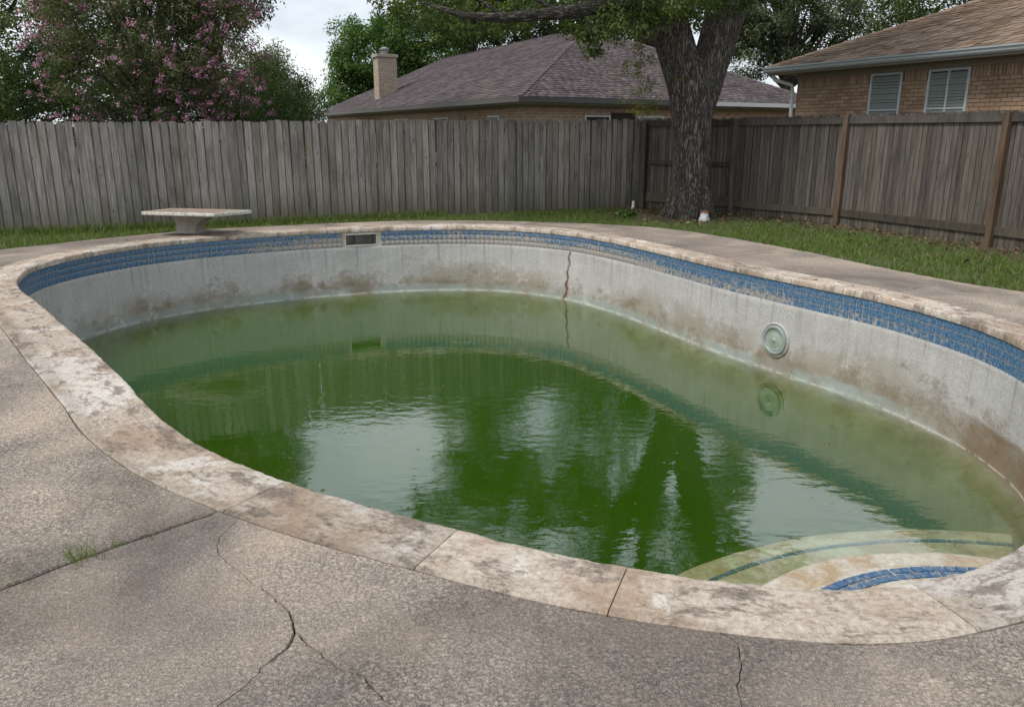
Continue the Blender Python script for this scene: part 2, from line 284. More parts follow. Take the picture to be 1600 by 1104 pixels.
# ------------------------------------------------------------------ mesh helpers
def link(name, me, m=None, parent=None, loc=None, mw=None):
    o = bpy.data.objects.new(name, me); COL.objects.link(o)
    if m is not None and me is not None and not me.materials: me.materials.append(m)
    if parent is not None: o.parent = parent
    if mw is not None: o.matrix_world = mw
    elif loc is not None: o.location = loc
    return o
def tag(o, label=None, cat=None, group=None, kind=None):
    for k, v in (('label', label), ('category', cat), ('group', group), ('kind', kind)):
        if v: o[k] = v
    return o
def empty(name, loc, label, cat, group=None):
    o = bpy.data.objects.new(name, None); COL.objects.link(o); o.location = loc; o.empty_display_size = .2
    return tag(o, label, cat, group)
def pyd(name, v, f, smooth=False):
    me = bpy.data.meshes.new(name); me.from_pydata([tuple(p) for p in v], [], f); me.update()
    if smooth: me.polygons.foreach_set('use_smooth', [True] * len(me.polygons))
    return me
def kid(name, v, f, m, parent, smooth=False):
    """child whose vertices are given in world space"""
    o = link(name, pyd(name, v, f, smooth), m, parent); o.matrix_parent_inverse = parent.matrix_basis.inverted(); return o
def child(name, me, m, parent, mw=Matrix.Identity(4)):
    o = link(name, me, m, parent); o.matrix_parent_inverse = parent.matrix_basis.inverted(); o.matrix_basis = mw; return o
BOXF = [(0, 3, 2, 1), (4, 5, 6, 7), (0, 1, 5, 4), (1, 2, 6, 5), (2, 3, 7, 6), (3, 0, 4, 7)]
def boxv(o, a, b, c):
    """box from corner o and three edge vectors (right handed)"""
    o, a, b, c = (np.array(q, float) for q in (o, a, b, c))
    return [o, o + a, o + a + b, o + b, o + c, o + a + c, o + a + b + c, o + b + c]
def boxes(name, lst, m, parent=None, bevel=0):
    v, f = [], []
    for b in lst:
        k = len(v); v += boxv(*b); f += [tuple(i + k for i in q) for q in BOXF]
    me = pyd(name, v, f)
    if bevel:
        bm = bmesh.new(); bm.from_mesh(me); bmesh.ops.bevel(bm, geom=bm.edges[:], offset=bevel, segments=2, affect='EDGES', profile=.6); bm.to_mesh(me); bm.free()
    return child(name, me, m, parent) if parent else link(name, me, m)
def np_mesh(name, verts, faces, tint=None, smooth=False):
    """verts (n,3), faces (k, s) constant size; tint per vertex"""
    me = bpy.data.meshes.new(name); n = len(verts); k, s = faces.shape
    me.vertices.add(n); me.vertices.foreach_set('co', np.asarray(verts, np.float32).ravel())
    me.loops.add(k * s); me.loops.foreach_set('vertex_index', faces.astype(np.int32).ravel())
    me.polygons.add(k); me.polygons.foreach_set('loop_start', np.arange(0, k * s, s, dtype=np.int32))
    if smooth: me.polygons.foreach_set('use_smooth', np.ones(k, bool))
    me.update(calc_edges=True)
    if tint is not None:
        a = me.attributes.new('tint', 'FLOAT', 'POINT'); a.data.foreach_set('value', np.asarray(tint, np.float32))
    return me
def np_boxes(name, O, A, B, C, tint):
    O, A, B, C = (np.asarray(q, float) for q in (O, A, B, C)); n = len(O)
    V = np.stack([O, O + A, O + A + B, O + B, O + C, O + A + C, O + A + B + C, O + B + C], 1).reshape(-1, 3)
    F = (np.array(BOXF)[None] + (np.arange(n) * 8)[:, None, None]).reshape(-1, 4)
    return np_mesh(name, V, F, np.repeat(tint, 8))
def tube(path, rad, seg=10, wob=0., cap=True, seed=0):
    path = [Vector(p) for p in path]; v, f = [], []; n = len(path); up = Vector((.3, .9, .1)).normalized()
    for i, p in enumerate(path):
        d = (path[min(i + 1, n - 1)] - path[max(i - 1, 0)]).normalized()
        a = d.cross(up).normalized() if abs(d.dot(up)) < .98 else d.cross(Vector((1, 0, 0))).normalized(); b = d.cross(a)
        for k in range(seg):
            th = 2 * math.pi * k / seg; r = rad[i]
            if wob: r *= 1 + wob * mnoise.noise(Vector((math.cos(th) * 1.7 + seed, math.sin(th) * 1.7, p.z * .9)))
            v.append(p + a * (r * math.cos(th)) + b * (r * math.sin(th)))
    for i in range(n - 1):
        for k in range(seg):
            k2 = (k + 1) % seg; f.append((i * seg + k, i * seg + k2, (i + 1) * seg + k2, (i + 1) * seg + k))
    if cap: f.append(tuple(range(seg - 1, -1, -1))); f.append(tuple((n - 1) * seg + k for k in range(seg)))
    return v, f
def merge(parts):
    v, f = [], []
    for a, b in parts:
        k = len(v); v += list(a); f += [tuple(i + k for i in q) for q in b]
    return v, f
def spline(pts, n=14, closed=False):
    P = [np.array(p, float) for p in pts]; out = []; m = len(P)
    for i in range(m if closed else m - 1):
        g = (lambda k: P[k % m]) if closed else (lambda k: P[min(max(k, 0), m - 1)])
        p0, p1, p2, p3 = g(i - 1), g(i), g(i + 1), g(i + 2)
        for q in range(n):
            u = q / n; out.append(.5 * ((2 * p1) + (p2 - p0) * u + (2 * p0 - 5 * p1 + 4 * p2 - p3) * u * u + (3 * p1 - p0 - 3 * p2 + p3) * u ** 3))
    if not closed: out.append(P[-1])
    return np.array(out)
def resample(P, step=None, n=None, closed=False):
    P = np.asarray(P, float)
    if closed: P = np.vstack([P, P[:1]])
    d = np.r_[0, np.cumsum(np.linalg.norm(np.diff(P, axis=0), axis=1))]; Lh = d[-1]
    n = n or max(2, int(round(Lh / step)))
    s = np.linspace(0, Lh, n + 1)[:-1] if closed else np.linspace(0, Lh, n)
    return np.stack([np.interp(s, d, P[:, k]) for k in range(P.shape[1])], 1), Lh

# ------------------------------------------------------------------ pool outline (water side of the coping), seen from above
RIM = [(-5.62, 9.0), (-5.25, 8.42), (-4.707, 7.777), (-3.959, 6.86), (-3.2, 5.92), (-2.50, 5.02), (-2.05, 4.42), (-1.60, 3.95), (-1.084, 3.56), (-.66, 3.30),
       (-.217, 3.07), (.15, 2.885), (.493, 2.755), (.79, 2.672), (1.04, 2.622), (1.24, 2.612), (1.43, 2.64), (1.62, 2.70), (1.85, 2.80), (2.13, 2.985), (2.65, 3.50), (3.15, 4.2),
       (3.62, 4.95), (3.97, 5.65), (4.10, 6.25), (4.10, 6.85), (3.965, 7.5), (3.70, 8.2), (3.36, 8.82), (3.03, 9.42), (2.62, 10.2), (2.10, 11.4), (1.56, 12.55), (.88, 13.52), (-.10, 14.18),
       (-1.18, 14.33), (-2.30, 14.13), (-3.0, 13.86), (-3.95, 13.38), (-4.85, 12.72), (-5.5, 12.0), (-5.88, 11.15), (-6.0, 10.4), (-5.92, 9.7)]
RIMP, RL = resample(spline(RIM, 12, True), .02, closed=True); NR = len(RIMP)
for _ in range(6): RIMP = (np.roll(RIMP, 1, 0) + 2 * RIMP + np.roll(RIMP, -1, 0)) / 4
TAN = np.roll(RIMP, -4, 0) - np.roll(RIMP, 4, 0); TAN /= np.linalg.norm(TAN, axis=1)[:, None]
NOR = np.stack([TAN[:, 1], -TAN[:, 0]], 1)            # outward (outline runs anticlockwise)
SS = np.arange(NR) * RL / NR
def rim(s, off=0.):
    s = np.asarray(s) % RL; i = s / RL * NR; i0 = np.floor(i).astype(int) % NR; i1 = (i0 + 1) % NR; u = (i - np.floor(i))[..., None]
    p = RIMP[i0] * (1 - u) + RIMP[i1] * u; n = NOR[i0] * (1 - u) + NOR[i1] * u
    return p + n * (np.asarray(off)[..., None] if np.ndim(off) else off), n
def s_at(x, y): return float(SS[np.argmin(np.hypot(RIMP[:, 0] - x, RIMP[:, 1] - y))])
CEN = RIMP.mean(0)
def cw(s):                                              # coping width along the rim
    s = np.asarray(s, float) % RL; a = s_at(-3.2, 5.9); b = s_at(1.5, 2.65)
    return np.interp(s, [0, a, b, b + 3, RL], [.42, .455, .315, .34, .42])
WATER = -1.15

# ------------------------------------------------------------------ ground sheet with the pool hole
hole, _ = rim(np.linspace(0, RL, 160, endpoint=False), .25)
bm = bmesh.new()
ov = [bm.verts.new((x, y, -.035)) for x, y in ((-400, -200), (400, -200), (400, 700), (-400, 700))]
hv = [bm.verts.new((p[0], p[1], -.035)) for p in hole]
ed = [bm.edges.new((ov[k], ov[(k + 1) % 4])) for k in range(4)] + [bm.edges.new((hv[k], hv[(k + 1) % len(hv)])) for k in range(len(hv))]
bmesh.ops.triangle_fill(bm, edges=ed, use_beauty=True, normal=(0, 0, 1))
me = bpy.data.meshes.new('ground'); bm.to_mesh(me); bm.free()
tag(link('ground', me, M['ground']), kind='structure')

# ------------------------------------------------------------------ concrete deck in cracked slabs
deck = bpy.data.objects.new('concrete_deck', None); COL.objects.link(deck); tag(deck, kind='structure')
def jag(pl, step=.03, amp=.008, seed=0):
    P, _ = resample(pl, step)
    out = []
    for k, p in enumerate(P):
        e = 0 if k in (0, len(P) - 1) else amp
        out.append((p[0] + e * mnoise.noise(Vector((p[0] * 9 + seed, p[1] * 9, 1.3))) + e * .6 * mnoise.noise(Vector((p[0] * 31 + seed, p[1] * 31, 4))),
                    p[1] + e * mnoise.noise(Vector((p[0] * 9 + seed, p[1] * 9, 7.7))) + e * .6 * mnoise.noise(Vector((p[0] * 31, p[1] * 31 + seed, 9)))))
    return out
def inner(s0, s1):
    if s1 < s0: s1 += RL
    s = np.linspace(s0, s1, max(3, int((s1 - s0) / .05))); p, _ = rim(s, cw(s) + .002)
    return [tuple(q) for q in p]
def slab(chains):
    """chains: (points, half gap) going round; builds one slab with broken edges"""
    P, G = [], []
    for pts, g in chains:
        for k, p in enumerate(pts[:-1]): P.append(p); G.append(g if not callable(g) else g(p))
    P = np.array(P); area = .5 * np.sum(P[:, 0] * np.roll(P[:, 1], -1) - np.roll(P[:, 0], -1) * P[:, 1])
    if area < 0: P = P[::-1]; G = G[::-1]
    G = np.array(G); G = np.maximum(G, .0006); T = np.roll(P, -1, 0) - np.roll(P, 1, 0); T /= np.linalg.norm(T, axis=1)[:, None] + 1e-9
    NI = np.stack([-T[:, 1], T[:, 0]], 1)
    A = P + NI * G[:, None]; B = A + NI * np.minimum(.006, G * 1.2)[:, None]
    n = len(P); bm = bmesh.new()
    lo = [bm.verts.new((*p, -.10)) for p in A]; mi = [bm.verts.new((*p, -.007)) for p in A]; hi = [bm.verts.new((*p, 0)) for p in B]
    for a, b in ((lo, mi), (mi, hi)):
        for k in range(n):
            bm.faces.new((a[k], a[(k + 1) % n], b[(k + 1) % n], b[k]))
    cv, _, cf, _, _, _ = delaunay_2d_cdt([Vector(q) for q in B], [], [list(range(n))], 1, 1e-6)
    tv_ = [bm.verts.new((q.x, q.y, 0)) for q in cv]
    for q in cf: bm.faces.new([tv_[k] for k in q])
    me = bpy.data.meshes.new('slab'); bm.to_mesh(me); bm.free()
    return child('slab', me, M['deck'], deck)
def ipt(x, y):
    s = s_at(x, y); p, _ = rim(np.array([s]), cw(np.array([s])) + .002); return s, tuple(p[0])
s1, p1 = ipt(-1.09, 3.56); J1 = jag([p1, (-1.524, 3.03), (-1.69, 2.87), (-1.891, 2.62), (-2.6, 1.80), (-4.4, -.4), (-6.6, -3.0)], .05, .012, 1)
sC, pC = ipt(.77, 2.68); JC = jag([pC, (.752, 2.292), (.73, 2.177), (.69, 2.071), (.60, 1.5), (.66, .5), (.5, -3.0)], .03, .012, 2)
s3, p3 = ipt(2.3, 3.15); J3 = jag([p3, (3.5, 1.9), (6.8, -1.5)], .1, .01, 3)
s4, p4 = ipt(4.08, 6.3); J4 = [p4, (5.3, 6.35), (6.75, 6.4)]
s5, p5 = ipt(3.72, 8.15); J5 = jag([p5, (4.5, 8.6), (5.0, 8.88)], .05, .01)
s6, p6 = ipt(2.1, 11.4); J6 = jag([p6, (2.9, 11.85), (3.68, 12.3)], .05, .01)
s7, p7 = ipt(.0, 14.1); J7 = jag([p7, (.30, 14.75), (.45, 15.08)], .05, .006)
s8, p8 = ipt(-3.0, 13.86); J8 = jag([p8, (-3.25, 14.5), (-3.4, 14.8)], .05, .006)
s9, p9 = ipt(-5.7, 11.6); J9 = jag([p9, (-6.5, 12.0), (-6.9, 12.05)], .05, .01)
s10, p10 = ipt(-5.4, 8.65); J10 = jag([p10, (-7.0, 7.6), (-10.0, 6.0)], .1, .01)
s11, p11 = ipt(-2.78, 5.4); J11 = jag([p11, (-3.75, 4.98), (-5.0, 4.25), (-9.0, 2.1)], .05, .008, 5)
A0 = ipt(-1.0, 3.5)
CA1 = jag([tuple(q) for q in spline([A0[1], (-1.20, 2.93), (-1.03, 2.72), (-.858, 2.555), (-.765, 2.43), (-.733, 2.352)], 8)], .018, .016, 11)
CA2 = jag([(-.733, 2.352), (-.736, 2.275), (-.775, 2.193), (-.866, 1.99), (-1.15, 1.6), (-1.7, .6), (-2.6, -3.0)], .02, .016, 12)
CB = jag([(-.733, 2.352), (-.648, 2.258), (-.524, 2.161), (-.43, 2.086), (-.339, 1.99), (-.1, 1.7), (.0, .6), (-.3, -3.0)], .02, .016, 13)
rv = lambda q: q[::-1]
IG, JG = (lambda p: .0004 + .0045 * max(0., mnoise.noise(Vector((p[0] * 2.2, p[1] * 2.2, 5)))+.1)), .009
ga1 = lambda p: .0008 if p[1] > 2.62 else .0016 + .0018 * max(0, (2.62 - p[1]) / .27)
ga2 = lambda p: .0030 if p[1] > 2.2 else .0010
gb = lambda p: .0024 if p[1] > 2.0 else .0014
gc = lambda p: .0011 if p[1] > 2.05 else .0006
slab([(inner(s1, A0[0]), IG), (CA1, ga1), (CA2, ga2), ([(-2.6, -3.0), (-6.6, -3.0)], .0), (rv(J1), JG)])
slab([(CB, gb), ([(-.3, -3.0), (-2.6, -3.0)], 0.), (rv(CA2), ga2)])
slab([(inner(A0[0], sC), IG), (JC, gc), ([(.5, -3.0), (-.3, -3.0)], 0.), (rv(CB), gb), (rv(CA1), ga1)])
slab([(inner(sC, s3), IG), (J3, .004), ([(6.8, -1.5), (6.8, -3), (.5, -3.0)], 0.), (rv(JC), gc)])
slab([(inner(s3, s4), IG), (J4, .004), ([(6.75, 6.4), (7.4, 4.0), (6.8, -1.5)], 0.), (rv(J3), .004)])
def edge(pts, seed): return jag([tuple(q) for q in spline(pts, 8)], .06, .03, seed)
def seg(s0, s1_, ja, jb, mid, seed): slab([(inner(s0, s1_), IG), (jb, .003), (rv(edge([ja[-1]] + mid + [jb[-1]], seed)), 0.), (rv(ja), .003)])
seg(s4, s5, J4, J5, [(6.0, 7.4), (5.45, 8.2)], 21)
seg(s5, s6, J5, J6, [(4.75, 9.5), (4.48, 10.2), (4.15, 11.2)], 22)
seg(s6, s7, J6, J7, [(3.15, 13.35), (2.5, 14.2), (1.5, 14.75)], 23)
seg(s7, s8, J7, J8, [(-.6, 15.3), (-1.7, 15.36), (-2.6, 15.12)], 24)
seg(s8, s9, J8, J9, [(-4.3, 14.40), (-5.34, 13.83), (-6.2, 13.0)], 25)
seg(s9, s10, J9, J10, [(-7.4, 11.35), (-9.0, 9.2)], 26)
slab([(inner(s10, s11), IG), (J11, .003), ([(-9.0, 2.1), (-10, 6)], 0.), (rv(J10), .003)])
slab([(inner(s11, s1), IG), (J1, JG), ([(-6.6, -3), (-9, -1), (-9.0, 2.1)], 0.), (rv(J11), .003)])

# ------------------------------------------------------------------ swimming pool
pool = empty('swimming_pool', (-.9, 8.4, -2.4), 'half drained old swimming pool with blue tile band, stained plaster and pale coping', 'pool')
# coping stones
cj = [s_at(*q) for q in ((-2.05, 4.40), (-1.09, 3.55), (-.222, 3.07), (.456, 2.77), (1.49, 2.65))]
s = cj[-1]
while s < cj[0] + RL - 1.7: s += 1.12 + .1 * random.random(); cj.append(s)
cj = sorted(q % RL for q in cj)
def coping(s0, s1_, sk0, sk1):
    if s1_ < s0: s1_ += RL
    g = .0022; n = max(6, int((s1_ - s0) / .022)); v, f, uvs = [], [], []
    for i in range(n + 1):
        u = i / n; s = s0 + g + (s1_ - s0 - 2 * g) * u; w = float(cw(s)) - .003
        chip = .016 * max(0, mnoise.noise(Vector((s * 4.3, 2.2, .7))) - .22) + .012 * max(0, mnoise.noise(Vector((s * 15, 5.2, .7))) - .3) + .0035 * mnoise.noise(Vector((s * 24, .3, 4)))
        lift = .0045 * mnoise.noise(Vector((s * 1.1, 9, 3)))
        prof = [(.02 + chip, -.062), (.004 + chip, -.058), (chip * 1.2, -.030), (.002 + chip * 1.6, -.004), (.010 + chip * 2, .007), (.028 + chip * 2, .0115), (w * .35, .011), (w * .7, .0095), (w - .014, .008), (w, .0), (w, -.07)]
        sk = sk0 * (1 - u) + sk1 * u
        for o_, z_ in prof:
            p, nn = rim(np.array([s + sk * (o_ / w)]), o_); zz = z_ + (lift + .003 * mnoise.noise(Vector((p[0][0] * 6, p[0][1] * 6, 2))) if z_ > -.003 else 0)
            v.append((p[0][0], p[0][1], zz)); uvs.append((s, o_))
    m = 11
    for i in range(n):
        for k in range(m):
            k2 = (k + 1) % m; f.append((i * m + k, i * m + k2, (i + 1) * m + k2, (i + 1) * m + k))
    f.append(tuple(range(m - 1, -1, -1))); f.append(tuple(n * m + k for k in range(m)))
    o = kid('coping_stone', v, f, M['coping'], pool); ul = o.data.uv_layers.new(name='UVMap'); ul.data.foreach_set('uv', [q for lp_ in o.data.loops for q in uvs[lp_.vertex_index]]); return o
sks = [random.uniform(-.03, .03) for _ in cj]
for k in range(len(cj)): coping(cj[k], cj[(k + 1) % len(cj)], sks[k], sks[(k + 1) % len(cj)])

# walls: a grout bed behind the tiles, plaster below, rounding to the floor
TT, TB = -.064, -.320
s_sk = s_at(-2.63, 14.02); SKW, = (.292,)
s_cr = s_at(.95, 13.42)
cols = list(np.arange(0, RL, .06)); cols = [q for q in cols if abs(q - s_cr) > .09 and min(abs(q - s_sk - SKW), abs(q - s_sk + SKW)) > .03]
cols += [s_cr + d for d in (-.08, -.05, -.03, -.0065, -.0035, 0, .0035, .0065, .03, .05, .08)] + [s_sk - SKW, s_sk + SKW]
cols = sorted(cols); NC = len(cols)
def crack_path(z):
    k = np.interp(z, [-1.4, -1.15, -1.02, -.90, -.78, -.66, -.55, -.45, -.32], [-.15, -.13, -.055, -.07, -.03, -.045, .0, -.02, .01])
    return -(k + .035 * mnoise.noise(Vector((z * 11, 3, 1))) + .022 * mnoise.noise(Vector((z * 33, 1, 6))))
zr = [-.02, TT - .03, -.19, -.305, TB - .008] + list(np.linspace(-.36, -1.12, 44)) + [-1.165, -1.19, -1.24, -1.32, -1.46, -1.66]
v, f, ca = [], [], []
for z in zr:
    inset = .026 if z > TB else .014
    for sc_ in cols:
        d = sc_ - s_cr; wgt = max(0, 1 - abs(d) / .09 * .4) if abs(d) < .1 else 0
        s_ = sc_ + (crack_path(z) * max(0, 1 - abs(d) / .45) if abs(d) < .45 else 0)
        o_ = inset; c_ = 0
        if abs(d) < .1 and z <= TB:
            c_ = float(np.interp(abs(d), [0, .007, .03, .09], [1, .9, .30, 0])) * (.55 + .9 * abs(mnoise.noise(Vector((z * 5, 2, 8)))))
            if abs(d) < .0020: o_ += .03
        if z < -.33: o_ += .012 * mnoise.noise(Vector((s_ * 1.3, z * 2, 5))) + .004 * mnoise.noise(Vector((s_ * 6, z * 7, 1)))
        if z < -1.15: o_ -= float(np.interp(-z, [1.15, 1.165, 1.19, 1.24, 1.32, 1.46, 1.66], [0, .012, .05, .14, .30, .50, .74])) * (1 + .25 * mnoise.noise(Vector((s_ * .6, 3, 3))))
        p, _ = rim(np.array([s_]), o_); v.append((*p[0], z)); ca.append(c_)
for zf, fr_ in ((-1.9, .26), (-2.08, .36), (-2.2, .50), (-2.3, .75), (-2.32, .97)):
    for sc_ in cols:
        p, _ = rim(np.array([sc_]), 0); q = p[0] + (CEN - p[0]) * fr_; v.append((q[0], q[1], zf)); ca.append(0)
nrow = len(zr) + 5
for r_ in range(nrow - 1):
    for k in range(NC):
        k2 = (k + 1) % NC; mid = (cols[k] + cols[k2]) / 2
        if r_ in (1, 2) and abs(mid - s_sk) < SKW - .001 and k2: continue
        f.append((r_ * NC + k, (r_ + 1) * NC + k, (r_ + 1) * NC + k2, r_ * NC + k2))
f.append(tuple((nrow - 1) * NC + k for k in range(NC))[::-1])
f = [q[::-1] for q in f]
me = pyd('basin_wall', v, f, True); me.materials.append(M['plaster']); me.materials.append(M['grout'])
a = me.attributes.new('crack', 'FLOAT', 'POINT'); a.data.foreach_set('value', ca)
for p in me.polygons:
    if p.center.z > TB + .005: p.material_index = 1
child('basin_wall', me, None, pool)

# waterline tiles: three rows; the nearest 300 are pieces, the rest one mass
TP = .084; ncol = int(RL / TP); TPs = RL / ncol
tz = [TT - .083 * (r_ + .5) - .002 * r_ for r_ in range(3)]
tilem = pyd('tile', [(-.0378, 0, -.0378), (.0378, 0, -.0378), (.0378, 0, .0378), (-.0378, 0, .0378),
                     (-.0378, .004, -.0378), (.0378, .004, -.0378), (.0378, .004, .0378), (-.0378, .004, .0378),
                     (-.036, .0065, -.036), (.036, .0065, -.036), (.036, .0065, .036), (-.036, .0065, .036)],
            [(0, 1, 5, 4), (1, 2, 6, 5), (2, 3, 7, 6), (3, 0, 4, 7), (4, 5, 9, 8), (5, 6, 10, 9), (6, 7, 11, 10), (7, 4, 8, 11), (8, 9, 10, 11)])
tilem.materials.append(M['tile'])
cand, rest = [], []
for k in range(ncol):
    s_ = (k + .5) * TPs
    if abs(s_ - s_sk) < SKW + .022: continue
    p, n = rim(np.array([s_]), .0255); p = p[0]; n = n[0]
    vis = p[1] > 5.9 and not (p[0] < -1 and n @ (p - 0) < 0)
    facing = (-n) @ (-p) / np.linalg.norm(p)
    if facing < .02: rest_ok = False
    for r_ in range(3):
        tl = Matrix.Rotation(R(random.uniform(-1.3, 1.3)), 4, 'Y')
        mw = Matrix(((-n[1] * -1, -n[0], 0, p[0]), (-n[0], -n[1], 0, p[1]), (0, 0, 1, tz[r_]), (0, 0, 0, 1)))
        # local x along the wall, local y into the pool
        xa = Vector((-n[1], n[0], 0)); ya = Vector((-n[0], -n[1], 0)); xa = ya.cross(Vector((0, 0, 1)))
        mw = Matrix((( xa.x, ya.x, 0, p[0]), (xa.y, ya.y, 0, p[1]), (0, 0, 1, tz[r_]), (0, 0, 0, 1))) @ tl
        if facing > .02 and p[1] > 5.9: cand.append((np.hypot(*p), mw))
        else: rest.append(mw)
cand.sort(key=lambda q: q[0])
for _, mw in cand[:300]: child('tile', tilem, None, pool, mw)
rest += [q[1] for q in cand[300:]]
tv = np.array([q.co[:] for q in tilem.vertices]); tf = np.array([p.vertices[:] for p in tilem.polygons])
V = np.concatenate([tv @ np.array(q.to_3x3()).T + np.array(q.translation) for q in rest]); F = np.concatenate([tf + 12 * k for k in range(len(rest))])
o = child('tile_band', np_mesh('tile_band', V, F), M['tile'], pool); o['kind'] = 'stuff'

# skimmer mouth
p, n = rim(np.array([s_sk]), 0); p = p[0]; n = n[0]
xa = Vector((n[1], -n[0], 0)); xa = -xa; ya = Vector((n[0], n[1], 0))   # ya into the earth
def L3(x, y, z): return Vector((p[0], p[1], 0)) + xa * x + ya * y + Vector((0, 0, z))
zb, zt = -.308, -.088; w2 = .290
sk = bpy.data.objects.new('skimmer', None); COL.objects.link(sk); sk.parent = pool; sk.matrix_parent_inverse = pool.matrix_basis.inverted(); sk.location = L3(0, 0, zb)
fv = []
def bxl(x0, x1, y0, y1, z0, z1): o_ = L3(x0, y0, z0); return (o_, xa * (x1 - x0), ya * (y1 - y0), Vector((0, 0, z1 - z0)))
def kboxes(name, lst, m, par, bev=0):
    v, f = [], []
    for b in lst:
        k = len(v); v += boxv(*b); f += [tuple(i + k for i in q) for q in BOXF]
    me = pyd(name, v, f)
    bm = bmesh.new(); bm.from_mesh(me); bmesh.ops.recalc_face_normals(bm, faces=bm.faces[:])
    if bev: bmesh.ops.bevel(bm, geom=bm.edges[:], offset=bev, segments=2, affect='EDGES', profile=.6)
    bm.to_mesh(me); bm.free()
    o = link(name, me, m, par)
    par_m = Matrix.Translation(par.location) if par.parent else par.matrix_basis
    o.matrix_parent_inverse = par_m.inverted(); return o
kboxes('skimmer_frame', [bxl(-w2, w2, .004, .03, zt - .022, zt), bxl(-w2, w2, .004, .03, zb, zb + .022), bxl(-w2, -w2 + .022, .0045, .0295, zb + .022, zt - .022), bxl(w2 - .022, w2, .0045, .0295, zb + .022, zt - .022)], M['skim'], sk, .003)
kboxes('skimmer_throat', [bxl(-w2, w2, .03, .42, zb - .02, zb + .012), bxl(-w2, w2, .03, .42, zt - .012, zt + .02), bxl(-w2 - .02, -w2 + .012, .031, .42, zb - .018, zt + .018), bxl(w2 - .012, w2 + .02, .031, .42, zb - .018, zt + .018), bxl(-w2 - .02, w2 + .02, .42, .44, zb - .02, zt + .02)], M['skim'], sk)
kboxes('skimmer_weir', [bxl(-.12, .06, .30, .36, zb + .012, zt - .05)], M['metal'], sk, .01)

# underwater light on the right-hand wall
s_l = s_at(3.13, 9.23); p, n = rim(np.array([s_l]), .012); p = p[0]; n = n[0]
ax = Vector((-n[0], -n[1], 0)); e1 = Vector((0, 0, 1)); e2 = ax.cross(e1); LC = Vector((p[0], p[1], -.765))
def lathe(prof, seg=40):
    v, f = [], []
    for r_, d in prof:
        for k in range(seg):
            th = 2 * math.pi * k / seg; v.append(LC + ax * d + (e1 * math.cos(th) + e2 * math.sin(th)) * r_)
    for i in range(len(prof) - 1):
        for k in range(seg): k2 = (k + 1) % seg; f.append((i * seg + k, i * seg + k2, (i + 1) * seg + k2, (i + 1) * seg + k))
    f.append(tuple((len(prof) - 1) * seg + k for k in range(seg)))
    return v, f
pl = bpy.data.objects.new('pool_light', None); COL.objects.link(pl); pl.parent = pool; pl.matrix_parent_inverse = pool.matrix_basis.inverted(); pl.location = LC
def kid2(name, vf, m, par):
    o = link(name, pyd(name, vf[0], vf[1], True), m, par); o.matrix_parent_inverse = Matrix.Translation(par.location).inverted(); return o
kid2('collar', lathe([(.215, -.02), (.212, .012), (.200, .022), (.190, .018), (.182, -.004)]), M['plaster'], pl)
kid2('ring', lathe([(.182, -.01), (.180, .022), (.170, .034), (.150, .036), (.142, .030), (.138, .008)]), M['ringm'], pl)
kid2('lens', lathe([(.140, .004), (.136, .016), (.118, .019), (.112, .012), (.09, .022), (.05, .030), (.02, .032), (.018, .038), (.006, .039)]), M['lensm'], pl)

# entry steps: broad curved treads with a tile inlay near each nose
def step_disc(cx, cy, r_, ztop, zbot):
    n_ = 120; v, f = [], []
    prof = [(r_ - .03, zbot), (r_ - .015, ztop - .05), (r_, ztop - .02), (r_ - .012, ztop - .004), (r_ - .04, ztop), (r_ * .93, ztop + .002), (r_ * .5, ztop + .012)]
    for q, z_ in prof:
        for k in range(n_):
            th = 2 * math.pi * k / n_; rr = q * (1 + .006 * mnoise.noise(Vector((math.cos(th) * 5, math.sin(th) * 5, ztop * 7))))
            zz = z_ + (.008 * mnoise.noise(Vector((rr * math.cos(th) * 4, rr * math.sin(th) * 4, 3))) if z_ > ztop - .01 else 0)
            v.append((cx + rr * math.cos(th), cy + rr * math.sin(th), zz))
    m_ = len(prof)
    for i in range(m_ - 1):
        for k in range(n_): k2 = (k + 1) % n_; f.append((i * n_ + k, i * n_ + k2, (i + 1) * n_ + k2, (i + 1) * n_ + k))
    f.append(tuple((m_ - 1) * n_ + k for k in range(n_)))
    return v, f
ST = [(2.55, 2.94, 1.42, -.90), (2.72, 3.10, 1.80, -1.125), (3.0, 2.34, 3.10, -1.24)]
stepo = []
for cx, cyy, r_, zt_ in ST: stepo.append(kid('step', *step_disc(cx, cyy, r_, zt_, -2.2), M['step'], pool, True))
itile = pyd('inlay_tile', [(-.031, -.028, 0), (.031, -.028, 0), (.031, .028, 0), (-.031, .028, 0), (-.028, -.025, .008), (.028, -.025, .008), (.028, .025, .008), (-.028, .025, .008)],
            [(0, 1, 5, 4), (1, 2, 6, 5), (2, 3, 7, 6), (3, 0, 4, 7), (4, 5, 6, 7)])
t = MT('step_tile_blue'); n2 = t.nz(60, 4, .7); c = t.mix(n2, (.010, .048, .12), (.030, .12, .25)); c = t.mix(t.ramp(t.rnd(), [(0, 0.), (1, .5)]), c, (.03, .10, .20)); c = t.mix(t.ramp(t.nz(22, 5, .75), [(.50, 0.), (.62, .6)]), c, (.30, .29, .26)); M['itile'] = t.done(c, .3, t.bump(n2, .3, .003), .5)
itile.materials.append(M['itile'])
